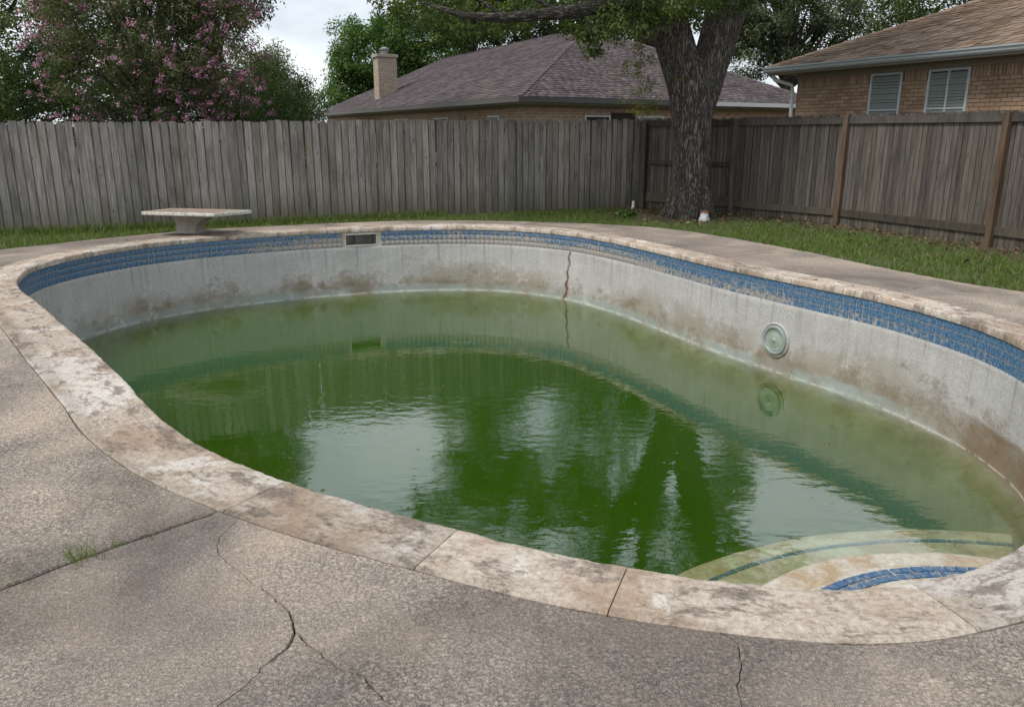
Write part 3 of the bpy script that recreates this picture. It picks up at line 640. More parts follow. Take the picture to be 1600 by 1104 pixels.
for j, (cx, cyy, r_, zt_) in enumerate(ST):
    rows = {0: (r_ - .085, r_ - .150), 1: (), 2: (r_ - .20,)}[j]
    lo_a, hi_a = ((40, 168), (0, 0), (50, 155))[j]
    for rr in rows:
        dth = math.degrees(.068 / rr); th = lo_a
        while th < hi_a:
            a_ = R(th + random.uniform(-.12, .12)); sy_ = .62 if j == 2 else 1.0; mw = Matrix.Translation((cx + rr * math.cos(a_), cyy + rr * math.sin(a_), zt_ + .001 + random.uniform(0, .003))) @ Matrix.Rotation(a_ + R(90) + R(random.uniform(-3, 3)), 4, 'Z') @ Matrix.Diagonal((1, sy_, 1, 1))
            q = mw.translation; sx = np.hypot(RIMP[:, 0] - q.x, RIMP[:, 1] - q.y); kk = int(np.argmin(sx))
            if (np.array([q.x, q.y]) - RIMP[kk]) @ NOR[kk] < -.03:
                o = link('inlay_tile', itile, None, stepo[j]); o.matrix_parent_inverse = pool.matrix_basis.inverted(); o.matrix_parent_inverse = Matrix.Identity(4); o.matrix_basis = mw
            th += dth
# tile inlays sit in step space: the steps themselves carry world vertices through their inverse, so mirror that here
for so in stepo:
    for o in list(so.children): o.matrix_parent_inverse = Matrix.Identity(4)

# water body
wp_, _ = rim(np.linspace(0, RL, 240, endpoint=False), .10)
n_ = len(wp_); v = [(q[0], q[1], WATER) for q in wp_] + [(q[0], q[1], -2.6) for q in wp_]
f = [tuple(range(n_)), tuple(range(2 * n_ - 1, n_ - 1, -1))] + [(k, n_ + k, n_ + (k + 1) % n_, (k + 1) % n_) for k in range(n_)]
me = pyd('pool_water', v, f); bm = bmesh.new(); bm.from_mesh(me); bmesh.ops.recalc_face_normals(bm, faces=bm.faces[:]); bmesh.ops.triangulate(bm, faces=[q for q in bm.faces if len(q.verts) > 4]); bm.to_mesh(me); bm.free()
tag(link('pool_water', me, M['water']), kind='structure')

# ------------------------------------------------------------------ diving board stub
A_, B_, C_, D_ = (np.array(q) for q in ((-5.95, 12.95), (-4.66, 12.63), (-4.24, 13.22), (-5.70, 13.52)))
bd = empty('diving_board', (-5.4, 13.5, 0), 'low white edged diving board slab on a flared concrete pedestal', 'diving board')
def slab4(q, z0, z1, inset=0.):
    c_ = sum(q) / 4; q = [c_ + (k - c_) * (1 - inset) for k in q]
    return [(*k, z0) for k in q] + [(*k, z1) for k in q]
me = pyd('board', slab4([A_, B_, C_, D_], .338, .395), BOXF)
bm = bmesh.new(); bm.from_mesh(me); bmesh.ops.bevel(bm, geom=bm.edges[:], offset=.012, segments=3, affect='EDGES'); bm.to_mesh(me); bm.free(); child('board', me, M['boardw'], bd)
me = pyd('grip_surface', slab4([A_, B_, C_, D_], .392, .400, .09), BOXF); child('grip_surface', me, M['boards'], bd)
# flared pedestal: swept from a narrow foot to a wide saddle that reaches towards the water
ux = np.array([.97, -.24]); uy = np.array([.24, .97]); pc = np.array([-5.40, 13.50])
v, f = [], []
lv = [(0, -.16, .20, .17), (.06, -.155, .19, .155), (.12, -.15, .20, .15), (.18, -.15, .25, .155), (.23, -.16, .34, .17), (.27, -.17, .46, .19), (.305, -.19, .60, .21), (.336, -.20, .72, .22)]
for z_, x0, x1, hw in lv:
    for x_, y_ in ((x0, -hw), ((x0 + x1) / 2, -hw * 1.05), (x1, -hw * .8), (x1 + .03, 0), (x1, hw * .8), ((x0 + x1) / 2, hw * 1.05), (x0, hw), (x0 - .03, 0)):
        q = pc + ux * x_ + uy * y_; v.append((*q, z_))
for i in range(len(lv) - 1):
    for k in range(8): k2 = (k + 1) % 8; f.append((i * 8 + k, i * 8 + k2, (i + 1) * 8 + k2, (i + 1) * 8 + k))
f.append(tuple(range(7, -1, -1))); f.append(tuple((len(lv) - 1) * 8 + k for k in range(8)))
me = pyd('pedestal', v, f); child('pedestal', me, M['ped'], bd)
bpos = []
for k in (-.35, .35):
    q = (A_ + D_) / 2 * .72 + (B_ + C_) / 2 * .28 + uy * k * .6
    bpos.append(q); vv, ff = tube([(*q, .398), (*q, .412)], [.018, .016], 8); child('bolt', pyd('bolt', vv, ff), M['metal'], bd)

# ------------------------------------------------------------------ fences
def picket_mesh(name, w, th, h, ear):
    x = w / 2; pr = [(-x, 0), (x, 0), (x, h - ear), (x - ear * .8, h), (-x + ear * .8, h), (-x, h - ear)]
    n_ = len(pr); v = [(a, -th / 2, b) for a, b in pr] + [(a, th / 2, b) for a, b in pr]
    f = [tuple(range(n_)), tuple(range(2 * n_ - 1, n_ - 1, -1))] + [((k + 1) % n_, k, n_ + k, n_ + (k + 1) % n_) for k in range(n_)]
    return pyd(name, v, f)
fl = empty('wooden_fence', (-2.8, 15.8, -.04), 'weathered grey picket fence with dog eared tops behind the diving board', 'fence')
F0 = np.array((-11.4, 11.99)); F1 = np.array((2.9, 18.37)); dF = (F1 - F0); LF = np.linalg.norm(dF); dF /= LF; nF = np.array((dF[1], -dF[0]))
pk = [picket_mesh('picket', .138, .016, 1.0, e) for e in (.026, .032, .022)]
for q in pk: q.materials.append(M['picket'])
x = 0; i = 0
while x < LF - .05:
    w = random.choice((.96, 1, 1.0, 1.03, .86)); wd = .138 * w; P = F0 + dF * (x + wd / 2)
    top = np.interp(P[0], [-11.4, -8.47, -3.9, 2.9], [1.74, 1.765, 1.82, 1.88]) + random.gauss(0, .011) + (.05 if random.random() < .02 else 0)
    mw = Matrix.Translation((P[0] + nF[0] * random.uniform(-.010, .008), P[1] + nF[1] * random.uniform(-.004, .006), -.05)) @ Matrix.Rotation(math.atan2(dF[1], dF[0]) + R(random.gauss(0, .7)), 4, 'Z') @ Matrix.Rotation(R(random.gauss(.1, .19)), 4, 'Y') @ Matrix.Rotation(R(random.gauss(0, .35)), 4, 'X') @ Matrix.Diagonal((w, 1, top + .05, 1))
    child('picket', pk[i % 3], None, fl, mw); x += wd + random.choice((-.001, .0, .001, .002, .003)); i += 1
d3 = Vector((*dF, 0)); n3 = Vector((*nF, 0))
for z_ in (.25, .95, 1.6): boxes('rail', [(Vector((*F0, z_)) - n3 * .05, d3 * LF, n3 * .038, Vector((0, 0, .088)))], M['rail'], fl)
for xx in np.arange(.4, LF, 2.4):
    q = Vector((*(F0 + dF * xx), -.05)) - n3 * .16; boxes('post', [(q, d3 * .09, n3 * .09, Vector((0, 0, 1.75)))], M['rail'], fl)
# two wider face boards that run proud of the rest
for px_, hh_ in (((-.10, 17.03), 1.87), ((2.80, 18.32), 1.90), ((-5.08, 14.81), 1.85)):
    q = Vector((*px_, -.05)) + n3 * .012; boxes('batten', [(q, d3 * .15, -n3 * -.02, Vector((0, 0, hh_)))], M['batten'], fl)

fr_ = empty('timber_fence', (5.4, 15.2, -.04), 'timber fence darkened for tree shade, with brown posts and top rail below the brick house', 'fence')
PP = [(2.96, 18.30), (4.52, 16.75), (5.93, 14.74), (7.10, 11.93), (8.20, 9.0), (9.1, 6.4)]; TZ = [1.86, 1.865, 1.885, 1.89, 1.90, 1.9]
pk2 = [picket_mesh('slat', .090, .016, 1.0, e) for e in (.012, .02)]
for q in pk2: q.materials.append(M['picket2'])
for b in range(len(PP) - 1):
    a0, a1 = np.array(PP[b]), np.array(PP[b + 1]); d = a1 - a0; Lb = np.linalg.norm(d); d /= Lb; nn = np.array((d[1], -d[0]))   # outward from the pool is -nn? pool lies on the +nn side
    if nn @ (CEN - a0) < 0: nn = -nn
    D3, N3 = Vector((*d, 0)), Vector((*nn, 0)); x = -.14 if b == 0 else .02
    while x < Lb:
        w = random.choice((.92, 1, 1, 1.06)); P = a0 + d * (x + .045 * w) - nn * .062; tp = np.interp(x, [0, Lb], TZ[b:b + 2]) + .025 + random.gauss(0, .010)
        mw = Matrix.Translation((P[0], P[1], -.05)) @ Matrix.Rotation(math.atan2(d[1], d[0]) + R(random.gauss(0, 1.5)), 4, 'Z') @ Matrix.Rotation(R(random.gauss(0, .12)), 4, 'Y') @ Matrix.Diagonal((w, 1, tp + .05, 1))
        child('slat', pk2[random.randrange(2)], None, fr_, mw); x += .090 * w + random.choice((-.001, .0, .001, .003))
    z0, z1 = TZ[b], TZ[b + 1]
    def rail(zlo, hgt, th=.034, m=M['rail']):
        boxes('rail', [(Vector((*a0, z0 + zlo)) - N3 * .05, D3 * Lb + Vector((0, 0, z1 - z0)), N3 * th, Vector((0, 0, hgt)))] if D3.cross(N3).z > 0 else [(Vector((*a0, z0 + zlo)) - N3 * (.05 - th), D3 * Lb + Vector((0, 0, z1 - z0)), -N3 * th, Vector((0, 0, hgt)))], m, fr_)
    rail(-.125, .115); rail(-1.74, .125, .030)
    if b == 0: rail(-.93, .085); rail(-1.62, .085, .036)
    if b == 0 or b < 6:
        q = Vector((*a1, -.06)) - N3 * .045 - D3 * .045; sg = 1 if D3.cross(N3).z > 0 else -1
        boxes('post', [(q if sg > 0 else q + N3 * .095, D3 * .09, N3 * .095 * sg, Vector((0, 0, TZ[b + 1] + .075 + .02 * (b == 1))))], M['post'] if b in (1, 2, 3) else M['rail'], fr_, .006)
boxes('post', [(Vector((2.86, 18.22, -.06)), Vector((.09, 0, 0)), Vector((0, .09, 0)), Vector((0, 0, 1.93)))], M['rail'], fr_, .006)

# ------------------------------------------------------------------ houses
def quad_uv(name, pts, m, parent, us):
    """wall quad with metric UVs"""
    o = kid(name, pts, [tuple(range(len(pts)))], m, parent); uvl = o.data.uv_layers.new(name='UVMap')
    for k, lp in enumerate(o.data.loops): uvl.data[k].uv = us[lp.vertex_index]
    return o
# --- centre house
hc = empty('brick_house', (-1, 30, -.04), 'low brick house with violet grey hip roof and chimney behind the fence', 'house')
H0 = np.array((.2, 20.6)); E1 = np.array((-.438, .899)); E2 = np.array((.83, .56)); ZE, ZR, HL, HW = 2.46, 5.08, 22.0, 12.4
def hp(t_, w_, z_): q = H0 + E1 * t_ + E2 * w_; return np.array((q[0], q[1], z_))
RA, RB = (6.2, 6.2), (20.0, 6.2)
planes = [[(0, 0, ZE), (HL, 0, ZE), (*RB, ZR), (*RA, ZR)], [(0, 0, ZE), (*RA, ZR), (0, HW, ZE)], [(0, HW, ZE), (*RA, ZR), (*RB, ZR), (HL, HW, ZE)], [(HL, 0, ZE), (HL, HW, ZE), (*RB, ZR)]]
rv_, rf_ = [], []
for pln in planes: k = len(rv_); rv_ += [hp(*q) for q in pln]; rf_.append(tuple(range(k, k + len(pln))))
roof = kid('roof', rv_, rf_, M['sh2a'], hc)
a = roof.data.attributes.new('tint', 'FLOAT', 'POINT'); a.data.foreach_set('value', [.4] * len(rv_))
def shingle_field(A, B, Lft, Rgt, up_len, expo=.145, wid=.30, lift=.012, inside=None):
    """A,B eave ends (3d); Lft,Rgt functions giving fraction along the eave direction at slope fraction; returns box arrays"""
    O, X, Y, Z, T = [], [], [], [], []
    A, B = np.array(A), np.array(B); eu = (B - A) / np.linalg.norm(B - A); EL = np.linalg.norm(B - A); su = up_len[0]; SL = up_len[1]
    nn = np.cross(eu, su); nn = nn if nn[2] > 0 else -nn; nn /= np.linalg.norm(nn)
    r_ = 0; y = -.03
    while y < SL - .05:
        x0, x1 = Lft(y), Rgt(y); x = x0 - random.random() * wid; tone = random.gauss(0, .06)
        while x < x1:
            w = wid * random.uniform(.6, 1.25); xa_, xb_ = max(x, x0), min(x + w, x1)
            if xb_ - xa_ > .03:
                dz = random.uniform(0, .006)
                O.append(A + eu * xa_ + su * y + nn * (lift + dz)); X.append(eu * (xb_ - xa_ - .006)); Y.append(su * (expo + .05) - nn * (lift + dz - .001)); Z.append(nn * .009); T.append(min(1, max(0, .45 + tone + random.gauss(0, .22))))
            x += w
        y += expo * random.uniform(.97, 1.03)
    return [np.array(q) for q in (O, X, Y, Z, T)]
def rh(O, X, Y, Z):   # keep boxes right handed
    s_ = np.einsum('ij,ij->i', np.cross(X, Y), Z)
    fl_ = s_ < 0
    O2 = O.copy(); X2 = X.copy(); O2[fl_] = O[fl_] + X[fl_]; X2[fl_] = -X[fl_]; return O2, X2, Y, Z
# left (long) plane
A3, B3 = hp(0, 0, ZE), hp(HL, 0, ZE); up = hp(*RA, ZR) - hp(6.2, 0, ZE); SLn = np.linalg.norm(up); up /= SLn
O, X, Y, Z, T = shingle_field(A3, B3, lambda y: y / SLn * 6.2, lambda y: HL - y / SLn * (HL - RB[0]), (up, SLn), .15, .32)
O, X, Y, Z = rh(O, X, Y, Z); o = child('shingle_courses', np_boxes('shingle_courses', O, X, Y, Z, T), M['sh2a'], hc); o['kind'] = 'stuff'
A3, B3 = hp(0, 0, ZE), hp(0, HW, ZE); up = hp(*RA, ZR) - hp(0, 6.2, ZE); SLn = np.linalg.norm(up); up /= SLn
O, X, Y, Z, T = shingle_field(A3, B3, lambda y: y / SLn * 6.2, lambda y: HW - y / SLn * 6.2, (up, SLn), .15, .32)
O, X, Y, Z = rh(O, X, Y, Z); o = child('shingle_courses', np_boxes('shingle_courses', O, X, Y, Z, np.minimum(1, T + .12)), M['sh2a'], hc); o['kind'] = 'stuff'
def ridge(a, b, name, m, par, attr=None, step=.28, w=.15):
    a, b = np.array(a), np.array(b); Lr = np.linalg.norm(b - a); d = (b - a) / Lr; sd_ = np.cross(d, (0, 0, 1)); sd_ /= np.linalg.norm(sd_); v, f = [], []
    k = 0; x = 0
    while x < Lr:
        c_ = a + d * x; e_ = a + d * min(Lr, x + step + .06); z0, z1 = np.array((0, 0, .045)), np.array((0, 0, .025)); dn = np.array((0, 0, -w * .36)); i = len(v)
        v += [c_ + sd_ * w + z0 + dn, c_ + z0, c_ - sd_ * w + z0 + dn, e_ + sd_ * w + z1 + dn, e_ + z1, e_ - sd_ * w + z1 + dn]; v += [q - np.array((0, 0, .02)) for q in v[i:i + 6]]
        f += [(i, i + 3, i + 4, i + 1), (i + 1, i + 4, i + 5, i + 2), (i, i + 1, i + 7, i + 6), (i + 1, i + 2, i + 8, i + 7), (i + 0, i + 6, i + 9, i + 3), (i + 2, i + 5, i + 11, i + 8)]; x += step
    o = kid(name, v, f, m, par); at = o.data.attributes.new('tint', 'FLOAT', 'POINT'); at.data.foreach_set('value', np.repeat(np.clip(.5 + .2 * rng.standard_normal(len(v) // 12), 0, 1), 12)); return o
ridge(hp(0, 0, ZE), hp(*RA, ZR), 'hip_cap', M['sh2a'], hc); ridge(hp(*RA, ZR), hp(*RB, ZR), 'ridge_cap', M['sh2a'], hc); ridge(hp(0, HW, ZE), hp(*RA, ZR), 'hip_cap', M['sh2a'], hc)
# fascia, gutter, soffit
def beam(name, a, b, inward, th, z0, z1, m, par):
    a, b, inward = (np.array(q, float) for q in (a, b, inward)); d = b - a; A2 = np.array((a[0], a[1], z0)); X_ = np.array((d[0], d[1], 0)); Y_ = np.array((*inward, 0)) * th
    if np.cross(X_, Y_)[2] < 0: A2 = A2 + X_; X_ = -X_
    return boxes(name, [(A2, X_, Y_, (0, 0, z1 - z0))], m, par)
g = lambda t_, w_: hp(t_, w_, 0)[:2]
beam('gutter', g(0, -.10), g(HL, -.10), E2, .10, ZE - .13, ZE - .005, M['gutterd'], hc); beam('gutter', g(-.11, -.1), g(-.11, HW), E1, .105, ZE - .13, ZE - .004, M['gutterd'], hc)
beam('fascia', g(0, .005), g(HL, .005), E2, .03, ZE - .18, ZE - .02, M['trim'], hc); beam('fascia', g(.005, .04), g(.005, HW), E1, .03, ZE - .18, ZE - .02, M['trim'], hc)
beam('eave_flashing', g(-.13, 5.2), g(-.13, HW), E1, .018, ZE - .12, ZE - .002, M['white'], hc)
kid('soffit', [hp(.04, .04, ZE - .14), hp(HL, .04, ZE - .14), hp(HL, HW, ZE - .14), hp(.04, HW, ZE - .14)], [(0, 1, 2, 3)], M['soffit'], hc)
iw = .42
quad_uv('wall', [hp(iw, iw, -.04), hp(HL - iw, iw, -.04), hp(HL - iw, iw, ZE - .14), hp(iw, iw, ZE - .14)], M['bw2'], hc, [(0, 0), (21, 0), (21, 2.4), (0, 2.4)])
quad_uv('wall', [hp(iw, HW - iw, -.04), hp(iw, iw, -.04), hp(iw, iw, ZE - .14), hp(iw, HW - iw, ZE - .14)], M['bw2'], hc, [(0, 0), (11, 0), (11, 2.4), (0, 2.4)])
quad_uv('wall', [hp(HL - iw, iw, -.04), hp(HL - iw, HW - iw, -.04), hp(HL - iw, HW - iw, ZE - .14), hp(HL - iw, iw, ZE - .14)], M['bw2'], hc, [(0, 0), (11, 0), (11, 2.4), (0, 2.4)])
beam('frieze_board', g(iw - .03, iw - .03), g(HL - iw, iw - .03), E2, .025, ZE - .23, ZE - .145, M['trim'], hc); beam('frieze_board', g(iw - .03, iw), g(iw - .03, HW - iw), E1, .025, ZE - .23, ZE - .145, M['trim'], hc)
def hwin(ta, tb, side, m, z0=.9, z1=2.05):
    wn_ = bpy.data.objects.new('window', None); COL.objects.link(wn_); wn_.parent = hc; wn_.matrix_parent_inverse = hc.matrix_basis.inverted()
    if side == 0: a_, b_, inn = g(ta, iw - .045), g(tb, iw - .045), E2
    else: a_, b_, inn = g(iw - .045, ta), g(iw - .045, tb), E1
    def put(nm, a2, b2, th, za, zb_, mm):
        o = beam(nm, a2, b2, inn, th, za, zb_, mm, hc); o.parent = wn_; o.matrix_parent_inverse = Matrix.Identity(4) @ (wn_.matrix_parent_inverse @ wn_.matrix_basis).inverted() if False else hc.matrix_basis.inverted() @ hc.matrix_basis
    d = (b_ - a_) / np.linalg.norm(b_ - a_)
    put('pane', a_ + d * .05 + inn * .02, b_ - d * .05 + inn * .02, .02, z0 + .05, z1 - .05, m)
    put('frame', a_, a_ + d * .05, .04, z0, z1, M['white']); put('frame', b_ - d * .05, b_, .04, z0, z1, M['white']); put('frame', a_ + d * .05, b_ - d * .05, .04, z1 - .05, z1, M['white']); put('frame', a_ + d * .05, b_ - d * .05, .04, z0, z0 + .05, M['white'])
hwin(2.0, 2.75, 0, M['blind']); hwin(5.8, 7.0, 0, M['dark']); hwin(9.5, 11.2, 0, M['dark'])
hwin(2.3, 3.2, 1, M['dark']); hwin(4.2, 5.2, 1, M['blind'])
for tpos in (4.4,): beam('shutter', g(tpos, iw - .03), g(tpos + .5, iw - .03), E2, .025, .8, 2.1, M['trim'], hc)
beam('shutter', g(iw - .03, 3.25), g(iw - .03, 4.1), E1, .025, .8, 2.12, M['rail'], hc)
# chimney
cp = hp(15.2, 1.45, 0); ex = np.array((1, -.1, 0)) * .5; ex = np.array((*(E2 / np.linalg.norm(E2)), 0)); ey = np.array((*E1, 0))
def chim(x0, x1, y0, y1, z0, z1): return (cp + ex * x0 + ey * y0 + np.array((0, 0, z0)), ex * (x1 - x0), ey * (y1 - y0), np.array((0, 0, z1 - z0)))
o = boxes('chimney', [chim(-.42, .42, -.34, .34, 2.3, 4.55)], M['bwch'], hc); uvl = o.data.uv_layers.new(name='UVMap')
for p_ in o.data.polygons:
    for li in p_.loop_indices:
        co = o.data.vertices[o.data.loops[li].vertex_index].co; uvl.data[li].uv = ((co.x * .7 + co.y) * 1.0, co.z)
cpo = boxes('chimney_cap', [chim(-.48, .48, -.40, .40, 4.55, 4.67)], M['soffit'], hc, .01)
vv, ff = tube([tuple(cp + np.array((0, 0, 4.66))), tuple(cp + np.array((0, 0, 4.86)))], [.14, .14], 14); o = link('flue', pyd('flue', vv, ff), M['metal'], hc); o.matrix_parent_inverse = hc.matrix_basis.inverted()
vv, ff = tube([tuple(cp + np.array((0, 0, 4.86))), tuple(cp + np.array((0, 0, 4.90))), tuple(cp + np.array((0, 0, 4.97)))], [.20, .20, .05], 14); o = link('flue_cowl', pyd('flue_cowl', vv, ff), M['metal'], hc); o.matrix_parent_inverse = hc.matrix_basis.inverted()

# --- right house
hr = empty('tan_brick_house', (9.5, 18, -.04), 'tan brick house with brown shingle roof, grey gutter and two blinded windows', 'house')
K0 = np.array((6.07, 20.1)); U = np.array((.425, -.905)); Vv = np.array((.905, .425)); ZK = 3.08; PT = .42; KL, KD = 15.0, 11.0
def kp(u_, v_, z_): q = K0 + U * u_ + Vv * v_; return np.array((q[0], q[1], z_))
zr_ = ZK + PT * KD / 2
rv_ = [kp(0, 0, ZK), kp(KL, 0, ZK), kp(KL, KD, ZK), kp(0, KD, ZK), kp(KD / 2, KD / 2, zr_), kp(KL - KD / 2, KD / 2, zr_)]
roof = kid('roof', rv_, [(0, 1, 5, 4), (1, 2, 5), (2, 3, 4, 5), (3, 0, 4)], M['sh1a'], hr); a = roof.data.attributes.new('tint', 'FLOAT', 'POINT'); a.data.foreach_set('value', [.3] * 6)
sup = np.array((*(Vv), PT)); SLn = np.linalg.norm(sup) * KD / 2; sup /= np.linalg.norm(sup)
O, X, Y, Z, T = shingle_field(kp(0, 0, ZK), kp(KL, 0, ZK), lambda y: y / SLn * KD / 2, lambda y: KL - y / SLn * KD / 2, (sup, SLn), .145, .30, .014)
O, X, Y, Z = rh(O, X, Y, Z)
ur = (O[:, :2] - K0) @ U; inb = np.array(ur < 6.6) & ((O[:, 2] - ZK) < 2.0); dist = np.where(inb, np.hypot(O[:, 0], O[:, 1]), 1e9); order = np.argsort(dist); pick = order[:300]; restm = np.ones(len(O), bool); restm[pick] = False
shm = [pyd('shingle', boxv((0, 0, 0), (1, 0, 0), (0, 1, 0), (0, 0, 1)), BOXF)]; shm[0].materials.append(M['sh1'])
for k in pick:
    mw = Matrix.Identity(4)
    for r_ in range(3): mw[r_][0], mw[r_][1], mw[r_][2], mw[r_][3] = X[k][r_], Y[k][r_], Z[k][r_], O[k][r_]
    child('shingle', shm[0], None, hr, mw)
o = child('shingle_courses', np_boxes('shingle_courses', O[restm], X[restm], Y[restm], Z[restm], T[restm]), M['sh1a'], hr); o['kind'] = 'stuff'
ridge(kp(0, 0, ZK), kp(KD / 2, KD / 2, zr_), 'hip_cap', M['sh1a'], hr); ridge(kp(KD / 2, KD / 2, zr_), kp(KL - KD / 2, KD / 2, zr_), 'ridge_cap', M['sh1a'], hr)
k2 = lambda u_, v_: kp(u_, v_, 0)[:2]
def gutter_prof(name, a, b, out, m, par, z):
    a, b, out = np.array(a), np.array(b), np.array(out); pr = [(0, -.13), (.055, -.13), (.085, -.095), (.095, -.05), (.115, -.035), (.118, -.002), (.106, -.002), (.0, -.03)]
    v = [np.array((*(q + out * x_), z + z_)) for q in (a, b) for x_, z_ in pr]; n_ = len(pr)
    f = [(k, (k + 1) % n_, n_ + (k + 1) % n_, n_ + k) for k in range(n_)] + [tuple(range(n_ - 1, -1, -1)), tuple(range(n_, 2 * n_))]
    o = kid(name, v, f, m, par); bm = bmesh.new(); bm.from_mesh(o.data); bmesh.ops.recalc_face_normals(bm, faces=bm.faces[:]); bm.to_mesh(o.data); bm.free(); return o
gutter_prof('gutter', k2(-.06, -.0), k2(KL, -.0), -Vv, M['gutter'], hr, ZK); gutter_prof('gutter', k2(0, .0), k2(0, KD), -U, M['gutter'], hr, ZK - .001)
beam('fascia', k2(.0, .002), k2(KL, .002), Vv, .03, ZK - .17, ZK - .01, M['trim'], hr); beam('fascia', k2(.002, .04), k2(.002, KD), U, .03, ZK - .17, ZK - .01, M['trim'], hr)
kid('soffit', [kp(.03, .03, ZK - .15), kp(KL, .03, ZK - .15), kp(KL, KD, ZK - .15), kp(.03, KD, ZK - .15)], [(0, 1, 2, 3)], M['soffit'], hr)
kw = .50; WZ = ZK - .15
FRZ = .12
beam('frieze_board', k2(kw - .02, kw - .03), k2(KL - .5, kw - .03), Vv, .03, WZ - FRZ, WZ - .002, M['trim'], hr)
beam('wall', k2(kw, kw), k2(KL - .5, kw), Vv, .2, -.04, WZ - .003, M['mortar'], hr); quad_uv('wall', [kp(kw - .002, kw, -.04), kp(kw - .002, KD - .5, -.04), kp(kw - .002, KD - .5, WZ), kp(kw - .002, kw, WZ)], M['bw2'], hr, [(0, 0), (10, 0), (10, 2.9), (0, 2.9)])
WIN = [(2.62, 3.42, 1.05, 2.80), (4.02, 4.92, 1.05, 2.80)]
# bricks on the wall that faces the pool: soldier course under the frieze, running bond below
bl = []
zt_ = WZ - FRZ - .005; zc_ = zt_ - .205
u_ = kw + .005
def hit(u0, u1, z0, z1): return any(u1 > a + .0 and u0 < b and z1 > c and z0 < d_ for a, b, c, d_ in WIN)
while u_ < 9.5:
    if not hit(u_, u_ + .064, zc_ + .01, zt_): bl.append((u_, u_ + .064, zc_ + .008, zt_))
    u_ += .074
z_ = zc_; row = 0
while z_ > 1.45:
    u_ = kw + .004 - (.105 if row % 2 else 0)
    while u_ < 9.5:
        a_, b_ = max(u_, kw + .004), u_ + .198
        for wa, wb, wc, wd_ in WIN:
            if z_ > wc - .02 and z_ - .07 < wd_:
                if a_ < wa < b_: b_ = wa - .004 if b_ < wb + .2 else b_
                if a_ < wb < b_ and a_ >= wa - .2: a_ = wb + .004
        if b_ - a_ > .03 and not hit(a_ + .006, b_ - .006, z_ - .066, z_): bl.append((a_, b_, z_ - .066, z_))
        u_ += .208
    z_ -= .0765; row += 1
def bpos_(b): return kp((b[0] + b[1]) / 2, kw, b[2])
vis = sorted(range(len(bl)), key=lambda k: (bl[k][2] < 1.80 or bl[k][0] > 6.5, np.hypot(*bpos_(bl[k])[:2]) if not (bl[k][2] < 1.8) else 1e3))
pickb = set(vis[:300]); bO, bX, bY, bZ, bT = [], [], [], [], []
for k, (a_, b_, c_, d_) in enumerate(bl):
    pr = random.uniform(.009, .014); O1 = kp(a_, kw, c_) - np.array((*Vv, 0)) * pr; X1 = np.array((*U, 0)) * (b_ - a_); Y1 = np.array((*Vv, 0)) * (pr + .01); Z1 = np.array((0, 0, d_ - c_))
    if k in pickb:
        mw = Matrix.Identity(4)
        for r_ in range(3): mw[r_][0], mw[r_][1], mw[r_][2], mw[r_][3] = X1[r_], Y1[r_], Z1[r_], O1[r_]
        if not bO and 'brickm' not in globals(): brickm = pyd('brick', boxv((0, 0, 0), (1, 0, 0), (0, 1, 0), (0, 0, 1)), BOXF); brickm.materials.append(M['bk'])
        child('brick', brickm, None, hr, mw)
    else: bO.append(O1); bX.append(X1); bY.append(Y1); bZ.append(Z1); bT.append(random.random())
o = child('brickwork', np_boxes('brickwork', bO, bX, bY, bZ, np.array(bT)), M['bka'], hr); o['kind'] = 'stuff'
def rwin(a_, b_, z0, z1, mull):
    wn_ = bpy.data.objects.new('window', None); COL.objects.link(wn_); wn_.parent = hr; wn_.matrix_parent_inverse = hr.matrix_basis.inverted()
    def put(nm, u0, u1, v0, th, za, zb_, mm):
        o = beam(nm, k2(u0, kw + v0), k2(u1, kw + v0), Vv, th, za, zb_, mm, hr); o.parent = wn_; o.matrix_parent_inverse = Matrix.Identity(4); return o
    put('frame', a_, a_ + .05, -.028, .05, z0, z1, M['frame']); put('frame', b_ - .05, b_, -.028, .05, z0, z1, M['frame']); put('frame', a_ + .05, b_ - .05, -.028, .05, z1 - .05, z1, M['frame']); put('frame', a_ + .05, b_ - .05, -.028, .05, z0, z0 + .05, M['frame'])
    put('frame', a_ + .05, b_ - .05, -.022, .04, (z0 + z1) / 2 + .12, (z0 + z1) / 2 + .155, M['frame'])
    if mull: put('mullion', (a_ + b_) / 2 - .02, (a_ + b_) / 2 + .02, -.024, .045, z0 + .05, z1 - .05, M['frame'])
    z = z0 + .06
    while z < z1 - .08:
        o = put('blind_slat', a_ + .055, b_ - .055, -.0065 + random.uniform(0, .002), .004, z, z + .052 + random.uniform(-.006, .004), M['blind']); z += .058
    put('backing', a_ + .05, b_ - .05, -.0015, .003, z0 + .05, z1 - .05, M['dark'])
for k, (a_, b_, c_, d_) in enumerate(WIN): rwin(a_, b_, c_, d_, k == 1)
# downspout
q0 = kp(.12, .05, ZK - .13); q1 = kp(.12, .12, ZK - .27); q2 = kp(.42, .40, ZK - .40); q3 = kp(.44, .42, ZK - .55); q4 = kp(.44, .42, .0)
vv, ff = tube([q0, q1, q2, q3, q4], [.042] * 5, 8); o = link('downspout', pyd('downspout', vv, ff), M['white'], hr); o.matrix_parent_inverse = hr.matrix_basis.inverted()

